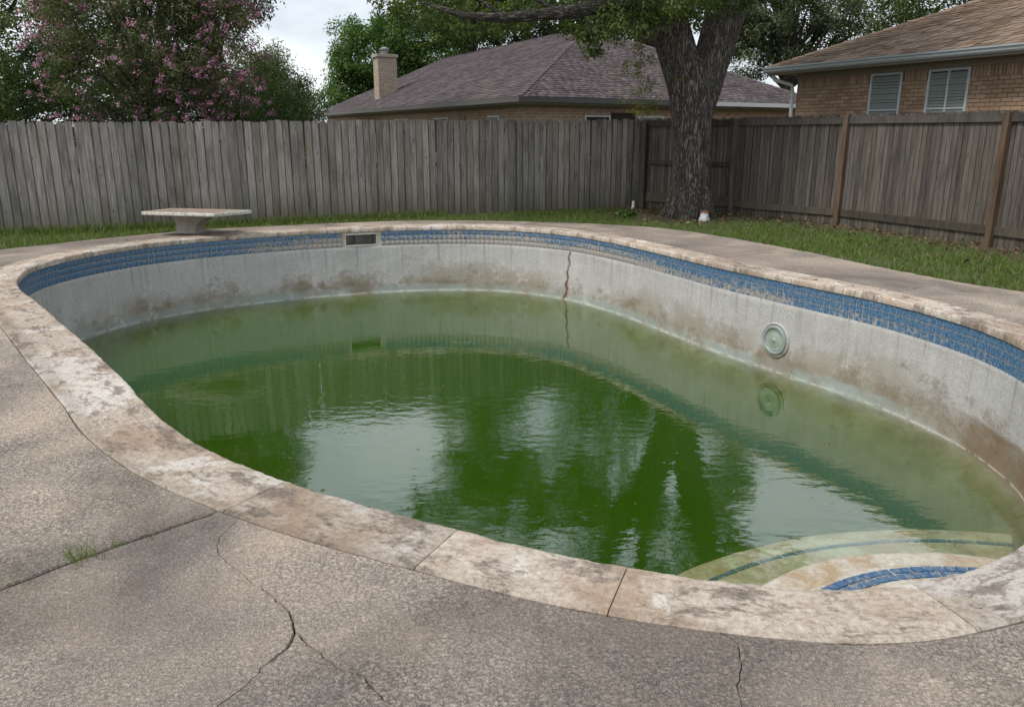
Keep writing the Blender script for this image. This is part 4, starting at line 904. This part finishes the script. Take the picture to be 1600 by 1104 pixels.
# ------------------------------------------------------------------ trees
def leaves(centers, sig, n_per, size, tint_c=None, droop=.3, flat=.0, asp=.5, seed=1):
    """centers (k,3), sig (k,) cluster radii; returns a two-triangle folded leaf mesh"""
    g_ = np.random.default_rng(seed); k = len(centers); C = np.repeat(centers, n_per, 0); S = np.repeat(sig, n_per)[:, None]
    d = g_.standard_normal((len(C), 3)); d /= np.linalg.norm(d, axis=1)[:, None]; rad = g_.random((len(C), 1)) ** .45
    P = C + d * rad * S * np.array([1, 1, .75]); n = len(P)
    nr = d * .75 + np.array([0, 0, .55]) + g_.standard_normal((n, 3)) * .42; nr /= np.linalg.norm(nr, axis=1)[:, None]
    a = g_.standard_normal((n, 3)); a[:, 2] -= droop; a -= nr * np.sum(a * nr, 1)[:, None]; a /= np.linalg.norm(a, axis=1)[:, None] + 1e-9
    b = np.cross(nr, a); u = nr; sz = size * g_.uniform(.6, 1.3, (n, 1)); L_ = a * sz; Wd = b * sz * asp * .5
    V = np.stack([P, P + L_ * .5 + Wd + u * sz * .08, P + L_, P + L_ * .5 - Wd + u * sz * .08], 1).reshape(-1, 3)
    F = (np.array([(0, 1, 2), (0, 2, 3)])[None] + (np.arange(n) * 4)[:, None, None]).reshape(-1, 3)
    tc_ = g_.random(k) if tint_c is None else tint_c
    T = np.clip(np.repeat(tc_, n_per) * .75 + g_.normal(.12, .14, n), 0, 1)
    return V, F, np.repeat(T, 4)
def leafobj(name, parts, m, parent):
    Vs, Fs, Ts, k = [], [], [], 0
    for V, F, T in parts: Vs.append(V); Fs.append(F + k); Ts.append(T); k += len(V)
    return child(name, np_mesh(name, np.concatenate(Vs), np.concatenate(Fs), np.concatenate(Ts)), m, parent)
def blob(c, r, n, seed, shell=.45, low=-1.):
    g_ = np.random.default_rng(seed); out = []
    while len(out) < n:
        d = g_.standard_normal(3); d /= np.linalg.norm(d)
        if d[2] < low: continue
        k = g_.uniform(shell, 1) * (1 + .30 * mnoise.noise(Vector(d * 2.3) + Vector((seed * 3.1, 0, 0))))
        out.append(np.array(c) + d * k * np.array(r))
    return np.array(out)
def limbs(base, tips, r0, seed, hub=None, up=.5):
    """trunk to a hub, then a limb to each of a few tips"""
    g_ = random.Random(seed); base = Vector(base); hub = Vector(hub); parts = [tube([base, base.lerp(hub, .5) + Vector((g_.uniform(-.1, .1), g_.uniform(-.1, .1), 0)), hub], [r0 * 1.25, r0, r0 * .8], 10, .1)]
    for tp in tips:
        tp = Vector(tp); m1 = hub.lerp(tp, .35) + Vector((g_.uniform(-.2, .2), g_.uniform(-.2, .2), up * (tp - hub).length * .18)); m2 = hub.lerp(tp, .7) + Vector((g_.uniform(-.2, .2), g_.uniform(-.2, .2), up * (tp - hub).length * .12))
        parts.append(tube([hub - Vector((0, 0, .15)), m1, m2, tp], [r0 * .5, r0 * .33, r0 * .18, r0 * .05], 7))
    return merge(parts)
def tree(name, label, base, hub, blobs, lm, n_per, size, sig, r0, seed, asp=.5, ntips=14, bm_=None, bias=0., group=None):
    e = empty(name, base, label, 'tree', group); cs = np.concatenate([blob(c, r, n, seed + 7 * k, sh) for k, (c, r, n, sh) in enumerate(blobs)])
    g_ = np.random.default_rng(seed); tips = cs[g_.choice(len(cs), ntips, replace=False)]
    v, f = limbs(base, tips, r0, seed, hub); child('trunk', pyd('trunk', v, f, True), bm_ or M['bark2'], e)
    sg = np.full(len(cs), sig) * g_.uniform(.7, 1.35, len(cs))
    tc_ = np.clip(g_.normal(.5 + bias, .25, len(cs)), 0, 1)
    leafobj('crown', [leaves(cs, sg, n_per, size, tc_, seed=seed, asp=asp)], lm, e); return e, cs
# the large shade tree by the fence corner
ok = empty('shade_tree', (3.55, 16.25, -.04), 'large forked shade tree with furrowed bark at the fence corner', 'tree')
base = (3.55, 16.25)
tr_parts = [
    tube([(3.60, 16.25, -.15), (3.59, 16.25, .05), (3.58, 16.25, .22), (3.56, 16.25, .6), (3.54, 16.25, 1.2), (3.50, 16.25, 1.9), (3.44, 16.25, 2.5), (3.36, 16.25, 2.9)], [.54, .46, .405, .38, .37, .385, .40, .34], 28, .14),
    tube([(3.42, 16.22, 1.9), (3.26, 16.22, 2.5), (3.03, 16.25, 3.1), (2.80, 16.3, 3.7), (2.55, 16.35, 4.4), (2.1, 16.4, 5.6), (1.7, 16.6, 7.0), (1.2, 16.8, 8.6)], [.28, .27, .26, .25, .25, .22, .17, .09], 18, .12, seed=3),
    tube([(3.48, 16.1, 1.7), (3.42, 16.05, 2.4), (3.28, 16.06, 3.1), (3.08, 16.1, 3.8), (2.95, 16.1, 4.6), (2.9, 16.2, 6), (3.1, 16.3, 7.6), (3.2, 16.1, 9.4)], [.22, .22, .20, .17, .16, .14, .11, .06], 14, .12, seed=5),
    tube([(3.62, 16.3, 1.8), (3.74, 16.3, 2.4), (3.84, 16.3, 3.0), (3.97, 16.3, 3.5), (4.12, 16.35, 4.1), (4.4, 16.4, 5.2), (4.7, 16.6, 6.6), (4.9, 16.9, 8.2)], [.26, .32, .35, .36, .37, .28, .2, .1], 18, .12, seed=8)]
for k, th in enumerate((20, 95, 160, 215, 265, 320)):
    dx, dy = math.cos(R(th)), math.sin(R(th)); tr_parts.append(tube([(3.57 + .25 * dx, 16.25 + .25 * dy, .55), (3.57 + .40 * dx, 16.25 + .40 * dy, .12), (3.57 + .62 * dx, 16.25 + .62 * dy, -.1)], [.16, .13, .04], 10))
v, f = merge(tr_parts); me = pyd('trunk', v, f, True); o = child('trunk', me, M['bark'], ok)
rm = o.modifiers.new('fuse', 'REMESH'); rm.mode = 'VOXEL'; rm.voxel_size = .035; rm.use_smooth_shade = True
sm = o.modifiers.new('soft', 'SMOOTH'); sm.factor = .5; sm.iterations = 3
lp = [tube([(2.70, 16.25, 3.70), (2.2, 15.5, 3.86), (1.68, 14.8, 3.72), (.80, 14.3, 3.52), (-.1, 14.1, 3.42), (-.8, 14.0, 3.44), (-1.5, 14.0, 3.66)], [.17, .15, .13, .11, .085, .055, .02], 10, .1),
      tube([(.80, 14.3, 3.52), (.4, 14.4, 3.75), (.0, 14.6, 3.9)], [.05, .035, .012], 7), tube([(1.68, 14.8, 3.72), (1.55, 14.8, 3.4), (1.45, 14.9, 2.95)], [.035, .02, .008], 6), tube([(-.1, 14.1, 3.42), (-.6, 14.5, 3.8), (-1.3, 15.0, 4.2)], [.04, .03, .01], 6)]
lowz = lambda x: np.interp(x, [-2.4, -1.6, -1.12, -.45, 0, .56, 1.12, 1.35, 1.5, 1.65, 1.8, 2.25, 2.8, 4.1, 4.5, 5.5], [3.72, 3.45, 3.26, 3.20, 3.30, 3.45, 3.30, 3.05, 2.88, 3.0, 3.25, 3.35, 3.55, 3.75, 3.9, 4.2])
g_ = np.random.default_rng(3); low = []
while len(low) < 300:
    x = g_.uniform(-2.3, 4.6); y_ = g_.uniform(14.2, 16.6); k = (y_ - 15) * .12; z_ = lowz(x) + k + .02 + g_.exponential(.45)
    if z_ < 5.6 and not (y_ < 15.2 and -1.2 < x < 2.4 and z_ < 3.62 and not 1.1 < x < 1.8 and g_.random() < .7): low.append((x, y_, z_))
low = np.array(low); lows = g_.uniform(.13, .30, len(low))
cr = np.concatenate([blob((.7, 16.0, 6.6), (2.7, 2.9, 1.8), 130, 11, .35), blob((3.0, 15.6, 8.8), (3.4, 3.0, 2.6), 190, 12, .35), blob((4.9, 16.6, 6.4), (2.6, 2.6, 1.5), 95, 13, .35), blob((1.2, 15.0, 10.6), (2.6, 2.4, 2.0), 100, 14, .4), blob((3.3, 14.6, 11.6), (2.0, 2.4, 1.4), 60, 15, .4)])
cs_ = g_.uniform(.3, .55, len(cr))
for q in cr[g_.choice(len(cr), 46, replace=False)]:
    h = min([(2.1, 16.4, 5.6), (3.0, 16.2, 6.8), (4.5, 16.5, 5.8), (1.5, 16.6, 7.6), (3.15, 16.2, 8.4)], key=lambda w_: np.linalg.norm(np.array(w_) - q)); h = Vector(h); q = Vector(q); lp.append(tube([h, h.lerp(q, .5) + Vector((0, 0, .25)), q], [.07, .045, .012], 6))
v, f = merge(lp); child('limb', pyd('limb', v, f, True), M['bark_limb'], ok)
leafobj('crown', [leaves(low, lows, 58, .082, seed=21, droop=.9), leaves(cr, cs_, 105, .105, seed=22, droop=.6)], M['lf_oak'], ok)
vn = np.array([(2.25 + g_.normal(0, .16) + (0 if z_ > 2.6 else .22), 15.4 + g_.normal(0, .12), z_) for z_ in g_.uniform(1.95, 3.5, 60)])
leafobj('hanging_vine', [leaves(vn, np.full(len(vn), .10), 17, .055, seed=23, droop=1.2)], M['lf_vine'], ok)

# crape myrtle in flower
cm = empty('crape_myrtle', (-7.7, 18.0, -.04), 'crape myrtle full of pink blossom rising behind the left fence', 'tree')
cc = np.concatenate([blob((-7.7, 17.9, 3.5), (2.45, 1.9, 1.9), 300, 31, .55), blob((-6.6, 17.6, 2.7), (1.2, 1.2, 1.3), 90, 32, .5), blob((-8.3, 17.5, 4.7), (1.4, 1.3, 1.6), 120, 33, .5), blob((-6.9, 18.2, 4.9), (1.5, 1.4, 1.6), 120, 34, .5)])
tips = cc[g_.choice(len(cc), 26, replace=False)]; v, f = limbs((-7.7, 18.0, -.1), tips, .11, 4, (-7.7, 18.0, 1.3)); child('trunk', pyd('trunk', v, f, True), M['bark2'], cm)
leafobj('crown', [leaves(cc, g_.uniform(.22, .42, len(cc)), 135, .062, seed=31, droop=-.2)], M['lf_crape'], cm)
oc = np.array((-7.7, 17.9, 3.4)); dd = np.linalg.norm((cc - oc) / np.array((2.6, 2.0, 2.2)), axis=1); fx = cc[dd > .62]; fx = fx[fx[:, 1] < 18.6]
fl_c = np.concatenate([q + (q - oc) / np.linalg.norm(q - oc) * u_ + g_.normal(0, .17, 3) for q in fx for u_ in (.10, .18, .26, .34, .42, .5)]).reshape(-1, 3); keep = g_.random(len(fl_c)) < np.clip(.34 + .5 * np.array([mnoise.noise(Vector(q) * .8) for q in fl_c]) + .25 * (fl_c[:, 0] > -6.6), .1, 1)
fl_c = fl_c[keep]
leafobj('blossom', [leaves(fl_c, g_.uniform(.05, .13, len(fl_c)), 26, .034, seed=36, droop=-.5, asp=.9)], M['lf_pink'], cm)

tree('shrub_row', 'dense shrubs behind the left end of the picket fence', (-12.4, 18.6, -.04), (-12.4, 18.6, .8), [((-12.2, 18.6, 2.1), (2.6, 1.1, 1.9), 280, .5), ((-8.2, 20.4, 1.9), (3.2, 1.0, 1.8), 300, .5)], M['lf_dark'], 90, .075, .36, .09, 45)
tree('laurel_bush', 'dark bush above the fence between crape myrtle and chimney', (-6.2, 24.0, -.04), (-6.2, 24.0, .8), [((-7.2, 24.0, 1.8), (1.7, 1.2, 1.7), 210, .5)], M['lf_dark'], 80, .085, .36, .09, 46)
tree('hackberry_tree', 'tall loose tree rising behind the pink crape myrtle', (-7.6, 21.5, -.04), (-7.6, 21.5, 3.0), [((-7.7, 21.5, 6.9), (1.75, 1.8, 2.8), 190, .4), ((-7.6, 21.5, 10.0), (1.7, 1.8, 2.4), 130, .4), ((-6.5, 21.4, 5.0), (.8, .9, 1.1), 45, .4)], M['lf_grey'], 95, .085, .42, .16, 41, bias=-.1)
tree('dark_tree', 'dense dark green tree at the far left edge behind fence', (-14.0, 22.5, -.04), (-14.0, 22.5, 2.0), [((-13.6, 22.0, 4.6), (2.6, 2.4, 2.9), 260, .6), ((-14.2, 22.3, 8.2), (2.6, 2.4, 3.0), 200, .55), ((-11.4, 23.6, 3.0), (1.7, 1.4, 1.6), 110, .6)], M['lf_dark'], 110, .10, .5, .25, 51)
tree('evergreen_tree', 'dark evergreen filling the gap left of the crape myrtle blossom', (-10.6, 24.5, -.04), (-10.6, 24.5, 2.0), [((-10.4, 24.5, 4.6), (2.4, 2.0, 3.2), 240, .55), ((-10.6, 24.5, 8.6), (2.2, 2.0, 3.2), 170, .5)], M['lf_dark'], 100, .10, .5, .22, 55)
tree('elm_tree', 'grey green tree left of the chimney beyond the fence', (-8.9, 33.0, -.04), (-8.9, 33.0, 1.8), [((-9.2, 33.0, 2.5), (1.5, 1.6, 1.5), 210, .5), ((-9.6, 33.0, 3.6), (1.2, 1.4, 1.4), 110, .5), ((-8.55, 33.0, 2.2), (1.05, 1.4, 1.3), 110, .5)], M['lf_grey'], 80, .11, .42, .16, 61, bias=.12)
tree('maple_tree', 'bright green broad tree rising behind the brick chimney', (-8.8, 50.0, -.04), (-8.8, 50.0, 3.0), [((-8.0, 50.0, 5.6), (2.7, 3.0, 2.6), 300, .6), ((-5.6, 51.0, 6.5), (3.0, 2.8, 2.6), 240, .6), ((-9.6, 49.5, 3.6), (1.5, 2.0, 2.0), 110, .6)], M['lf_green'], 85, .19, .65, .35, 71)
tree('reflection_pecan', 'tall dark tree added behind the violet roof ridge to darken the water reflection', (-2.6, 53.0, -.04), (-2.6, 53.0, 6.0), [((-2.4, 53.0, 12.5), (4.4, 3.0, 5.0), 250, .3), ((-1.6, 53.0, 19.5), (4.0, 3.0, 4.0), 190, .3)], M['lf_oak'], 85, .24, .80, .4, 83)  # added mostly above the view so the water mirrors dark crown, not sky
tree('reflection_ash', 'tall tree added beyond the violet roof right of the forked trunk for the water reflection', (7.2, 43.0, -.04), (7.2, 43.0, 5.0), [((5.6, 43.0, 10.4), (4.2, 2.8, 3.6), 190, .35), ((4.2, 43.0, 15.6), (3.6, 2.6, 3.2), 130, .35), ((10.4, 43.5, 8.6), (2.6, 2.2, 2.6), 80, .35)], M['lf_oak'], 75, .20, .75, .35, 87)  # crown added mostly out of view, blocking sky from the pool's reflection
tree('reflection_elm', 'tall loose tree added beyond the house gap to break up the sky reflection', (13.4, 41.0, -.04), (13.4, 41.0, 5.0), [((12.6, 41.0, 11.0), (2.5, 2.2, 2.4), 120, .3), ((12.0, 41.0, 15.0), (2.0, 2.0, 2.2), 90, .3)], M['lf_grey'], 70, .17, .6, .28, 89)  # unseen crown added to put leaves into the right side of the reflection
tree('live_oak', 'dark broad tree behind the middle of the violet roof ridge', (1.5, 56.0, -.04), (1.5, 56.0, 4.0), [((-.5, 56.0, 8.0), (4.5, 3.0, 3.4), 260, .55), ((6.0, 56.0, 7.0), (4.5, 3.0, 3.0), 220, .55)], M['lf_dark'], 80, .22, .75, .35, 81)
tree('grey_oak', 'loose grey green tree between the forked trunk and tan house', (12.6, 38.0, -.04), (12.4, 38.0, 3.6), [((12.0, 38.0, 6.9), (3.0, 2.6, 2.7), 250, .4), ((15.2, 38.4, 5.8), (1.9, 2.2, 2.8), 120, .4), ((10.6, 38.0, 5.4), (1.5, 1.6, 1.5), 70, .4)], M['lf_grey'], 115, .135, .5, .26, 91, ntips=22)
tree('shade_oak', 'dense dark green tree behind the brown shingle roof', (18.6, 35.0, -.04), (18.6, 35.0, 3.0), [((18.0, 35.0, 6.8), (3.4, 2.6, 2.4), 240, .55), ((22.0, 35.0, 7.4), (3.0, 2.6, 2.6), 160, .55)], M['lf_dark'], 85, .15, .6, .3, 101, bias=.2)
tree('hedge_bush', 'low bushy growth behind the fence between the two houses', (12.2, 31.5, -.04), (12.2, 31.5, .8), [((12.0, 31.5, 1.8), (2.2, 1.2, 1.5), 150, .5)], M['lf_dark'], 70, .11, .4, .10, 111)

# ------------------------------------------------------------------ lawn, litter, weeds, small things
EDGE = np.array([(-12.0, 8.0), (-9.0, 9.25), (-7.4, 11.4), (-6.9, 12.08), (-6.2, 13.03), (-5.34, 13.86), (-4.3, 14.43), (-3.4, 14.83), (-2.6, 15.15), (-1.7, 15.39), (-.6, 15.33), (.45, 15.11), (1.5, 14.78), (2.5, 14.23), (3.15, 13.38), (3.68, 12.32), (4.15, 11.22), (4.48, 10.22), (4.75, 9.52), (5.0, 8.9), (5.45, 8.22), (6.0, 7.42), (6.75, 6.42), (7.4, 4.0)])
FEN = np.array([(-11.4, 11.99), (2.9, 18.37), (4.52, 16.75), (5.93, 14.74), (7.10, 11.93), (8.20, 9.0), (9.1, 6.4), (9.5, 4.0)])
poly = np.vstack([EDGE, FEN[::-1]])
def inside(P, Q):
    x, y = P[:, 0], P[:, 1]; r_ = np.zeros(len(P), bool); n_ = len(Q)
    for k in range(n_):
        (x1, y1), (x2, y2) = Q[k], Q[(k + 1) % n_]
        c_ = ((y1 > y) != (y2 > y)) & (x < (x2 - x1) * (y - y1) / (y2 - y1 + 1e-12) + x1); r_ ^= c_
    return r_
def dseg(P, a, b): a, b = np.array(a), np.array(b); d = b - a; t_ = np.clip(((P - a) @ d) / (d @ d), 0, 1); return np.linalg.norm(P - a - t_[:, None] * d, axis=1)
cand_ = np.stack([rng.uniform(-12, 9.5, 420000), rng.uniform(4, 18.4, 420000)], 1); cand_ = cand_[inside(cand_, poly)]
dR = np.min([dseg(cand_, FEN[k], FEN[k + 1]) for k in range(1, 7)], axis=0); dT = np.hypot(cand_[:, 0] - 3.57, cand_[:, 1] - 16.25)
nzv = np.array([mnoise.noise(Vector((q[0] * .9, q[1] * .9, 0))) + .5 * mnoise.noise(Vector((q[0] * 3, q[1] * 3, 2))) for q in cand_])
dens = np.clip((dR - .35) / .9, .03, 1) * np.clip((dT - .9) / 1.3, .02, 1) * np.clip(.85 + .8 * nzv, .12, 1)
dens = np.where(cand_[:, 0] < -.5, np.clip(.8 + .5 * nzv, .3, 1), dens)
gp = cand_[rng.random(len(cand_)) < dens]
def blades(P, h0, h1, w, seed, z0=-.035, lean=.55):
    g_ = np.random.default_rng(seed); n = len(P); th = g_.uniform(0, 2 * np.pi, n); h = g_.uniform(h0, h1, n); wv = np.stack([np.cos(th), np.sin(th), 0 * th], 1) * w; ln = np.stack([g_.normal(0, lean, n), g_.normal(0, lean, n), 0 * th], 1) * h[:, None]
    B = np.c_[P, np.full(n, z0)]; Mv = B + ln * .35 + np.c_[0 * th, 0 * th, h * .6]; Tp = B + ln + np.c_[0 * th, 0 * th, h]
    V = np.stack([B - wv, B + wv, Mv + wv * .8, Mv - wv * .8, Tp], 1).reshape(-1, 3); F = (np.array([(0, 1, 2), (0, 2, 3), (3, 2, 4)])[None] + (np.arange(n) * 5)[:, None, None]).reshape(-1, 3)
    T = np.clip(g_.normal(.48, .22, n), 0, 1); return V, F, np.repeat(T, 5)
V, F, T = blades(gp, .03, .085, .0042, 5)
o = link('grass', np_mesh('grass', V, F, T), M['lf_grass']); tag(o, 'short green lawn grass between the deck and fences', 'grass', kind='stuff')
# taller fringe at the foot of the left fence
fx_ = rng.uniform(.5, 9.8, 5200); fp = F0 + dF * fx_[:, None] * (LF / 14) + nF * (np.abs(rng.normal(.06, .10, len(fx_))))[:, None]
V, F, T = blades(fp, .06, .20, .0045, 6); o = link('grass_fringe', np_mesh('grass_fringe', V, F, T), M['lf_grass']); tag(o, 'taller unmown grass along the foot of the picket fence', 'grass', kind='stuff')
# fallen leaves
lc = cand_[rng.random(len(cand_)) < np.clip(.30 * np.clip(1.1 - dR, 0, 1) + .30 * np.clip(2.2 - dT, 0, 1) * .6 + .008, 0, .3) * np.where(cand_[:, 0] < .8, .05, 1) * .32]
ln = np.c_[lc, rng.uniform(-.03, .03, len(lc))]; V, F, T = leaves(ln, np.full(len(ln), .03), 1, .075, seed=77, droop=0); V[:, 2] = np.clip(V[:, 2], -.034, .06)
dk = np.stack([rng.uniform(-6, 6, 900), rng.uniform(8.5, 15.3, 900)], 1); sd2 = np.array([np.min(np.hypot(RIMP[::10, 0] - q[0], RIMP[::10, 1] - q[1])) for q in dk]); pin = inside(dk, RIMP[::10]); dk = dk[(~pin) & (sd2 > .1) & (sd2 < 1.1)][:46]
V2, F2, T2 = leaves(np.c_[dk, np.full(len(dk), .012)], np.full(len(dk), .004), 1, .05, seed=78, droop=0); V2[:, 2] = np.clip(V2[:, 2], .013, .03)
o = link('fallen_leaves', np_mesh('fallen_leaves', np.r_[V, V2], np.r_[F, F2 + len(V)], np.r_[T, T2]), M['lf_dead']); tag(o, 'dry brown fallen leaves littering the soil under the shade tree', 'leaves', kind='stuff')
# leaves and specks afloat
fw = np.stack([rng.uniform(-5, 4, 400), rng.uniform(4, 13.5, 400)], 1); fw = fw[inside(fw, RIMP[::10])]; fw = fw[[np.min(np.hypot(RIMP[::10, 0] - q[0], RIMP[::10, 1] - q[1])) > .2 for q in fw]][:190]
V, F, T = leaves(np.c_[fw, np.full(len(fw), WATER)], np.full(len(fw), .002), 1, .040, seed=79, droop=0); V[:, 2] = WATER + .004 + (V[:, 2] - WATER) * .1
o = link('floating_debris', np_mesh('floating_debris', V, F, T), M['lf_dead']); tag(o, 'tiny leaf specks floating on the green water', 'debris', kind='stuff')
# weeds in the deck joint
def weed(P, n, h0, h1, spread, seed, label, grp=None):
    g_ = np.random.default_rng(seed); Vs, Fs, Ts = [], [], []; k = 0
    for i in range(n):
        b = np.array((P[0] + g_.normal(0, spread), P[1] + g_.normal(0, spread * .6), -.03)); h = g_.uniform(h0, h1); le = g_.normal(0, .5, 2) * h; w = .0016 + .0012 * g_.random(); th = g_.uniform(0, 6.28); wv = np.array((math.cos(th), math.sin(th), 0)) * w
        pts = [b + np.array((le[0] * u * u, le[1] * u * u, (h + .03) * (u - .25 * u * u))) for u in (0, .3, .6, .85, 1)]
        vs_ = []
        for j, q in enumerate(pts[:-1]): vs_ += [q - wv * (1 - .2 * j), q + wv * (1 - .2 * j)]
        vs_ += [pts[-1], pts[-1] + wv * .1]; Vs += vs_
        for j in range(4): Fs += [(k + 2 * j, k + 2 * j + 1, k + 2 * j + 3), (k + 2 * j, k + 2 * j + 3, k + 2 * j + 2)]
        Ts += [float(np.clip(g_.normal(.5, .2), 0, 1))] * 10; k += 10
    o = link('weed_tuft', np_mesh('weed_tuft', np.array(Vs) - np.array((P[0], P[1], 0)), np.array(Fs), Ts), M['lf_grass'], loc=(P[0], P[1], 0)); return tag(o, label, 'weed', grp)
weed((-1.71, 2.845), 64, .035, .12, .05, 1, 'largest green grass tuft sprouting from the deck joint', 'weeds in the deck joints')
weed((-1.615, 2.945), 16, .02, .055, .03, 2, 'small grass tuft in the deck joint beside the largest tuft', 'weeds in the deck joints')
weed((-1.525, 3.025), 12, .02, .06, .018, 3, 'thin grass sprig in the joint nearest the coping corner', 'weeds in the deck joints')
weed((-1.855, 2.66), 14, .02, .05, .03, 4, 'sparse grass tuft in the joint at the left picture edge', 'weeds in the deck joints')
# broad leaf weed by the deck and pipe caps
wd = empty('broadleaf_weed', (2.27, 16.1, -.035), 'low broad leaved green weed on the grass left of the tree', 'weed'); q = blob((2.27, 16.1, .02), (.20, .16, .07), 16, 5, .2, 0.); leafobj('foliage', [leaves(q, np.full(len(q), .05), 14, .07, seed=80, droop=-.3, asp=.8)], M['lf_green'], wd)
def pipecap(x, y, r_, h, label, cap):
    e = empty('pipe_cap', (x, y, -.035), label, 'pipe cap', 'white drain pipes by the tree')
    vv, ff = tube([(x, y, -.05), (x, y, h * .15), (x, y, h * .16), (x, y, h * .7), (x, y, h)], [r_ * 1.25, r_ * 1.22, r_ * 1.05, r_ * .9, r_ * .85], 18); child('pipe', pyd('pipe', vv, ff), M['pipe'], e)
    vv, ff = tube([(x, y, h - .004), (x, y, h + .02), (x, y, h + .028)], [r_ * .98, r_ * .96, r_ * .6], 18); child('lid', pyd('lid', vv, ff), cap, e)
pipecap(3.72, 15.62, .085, .125, 'white drain pipe with rusty lid at the foot of the tree', M['cap'])
pipecap(2.70, 18.05, .035, .11, 'thin white pipe stub standing at the fence corner', M['pipe'])
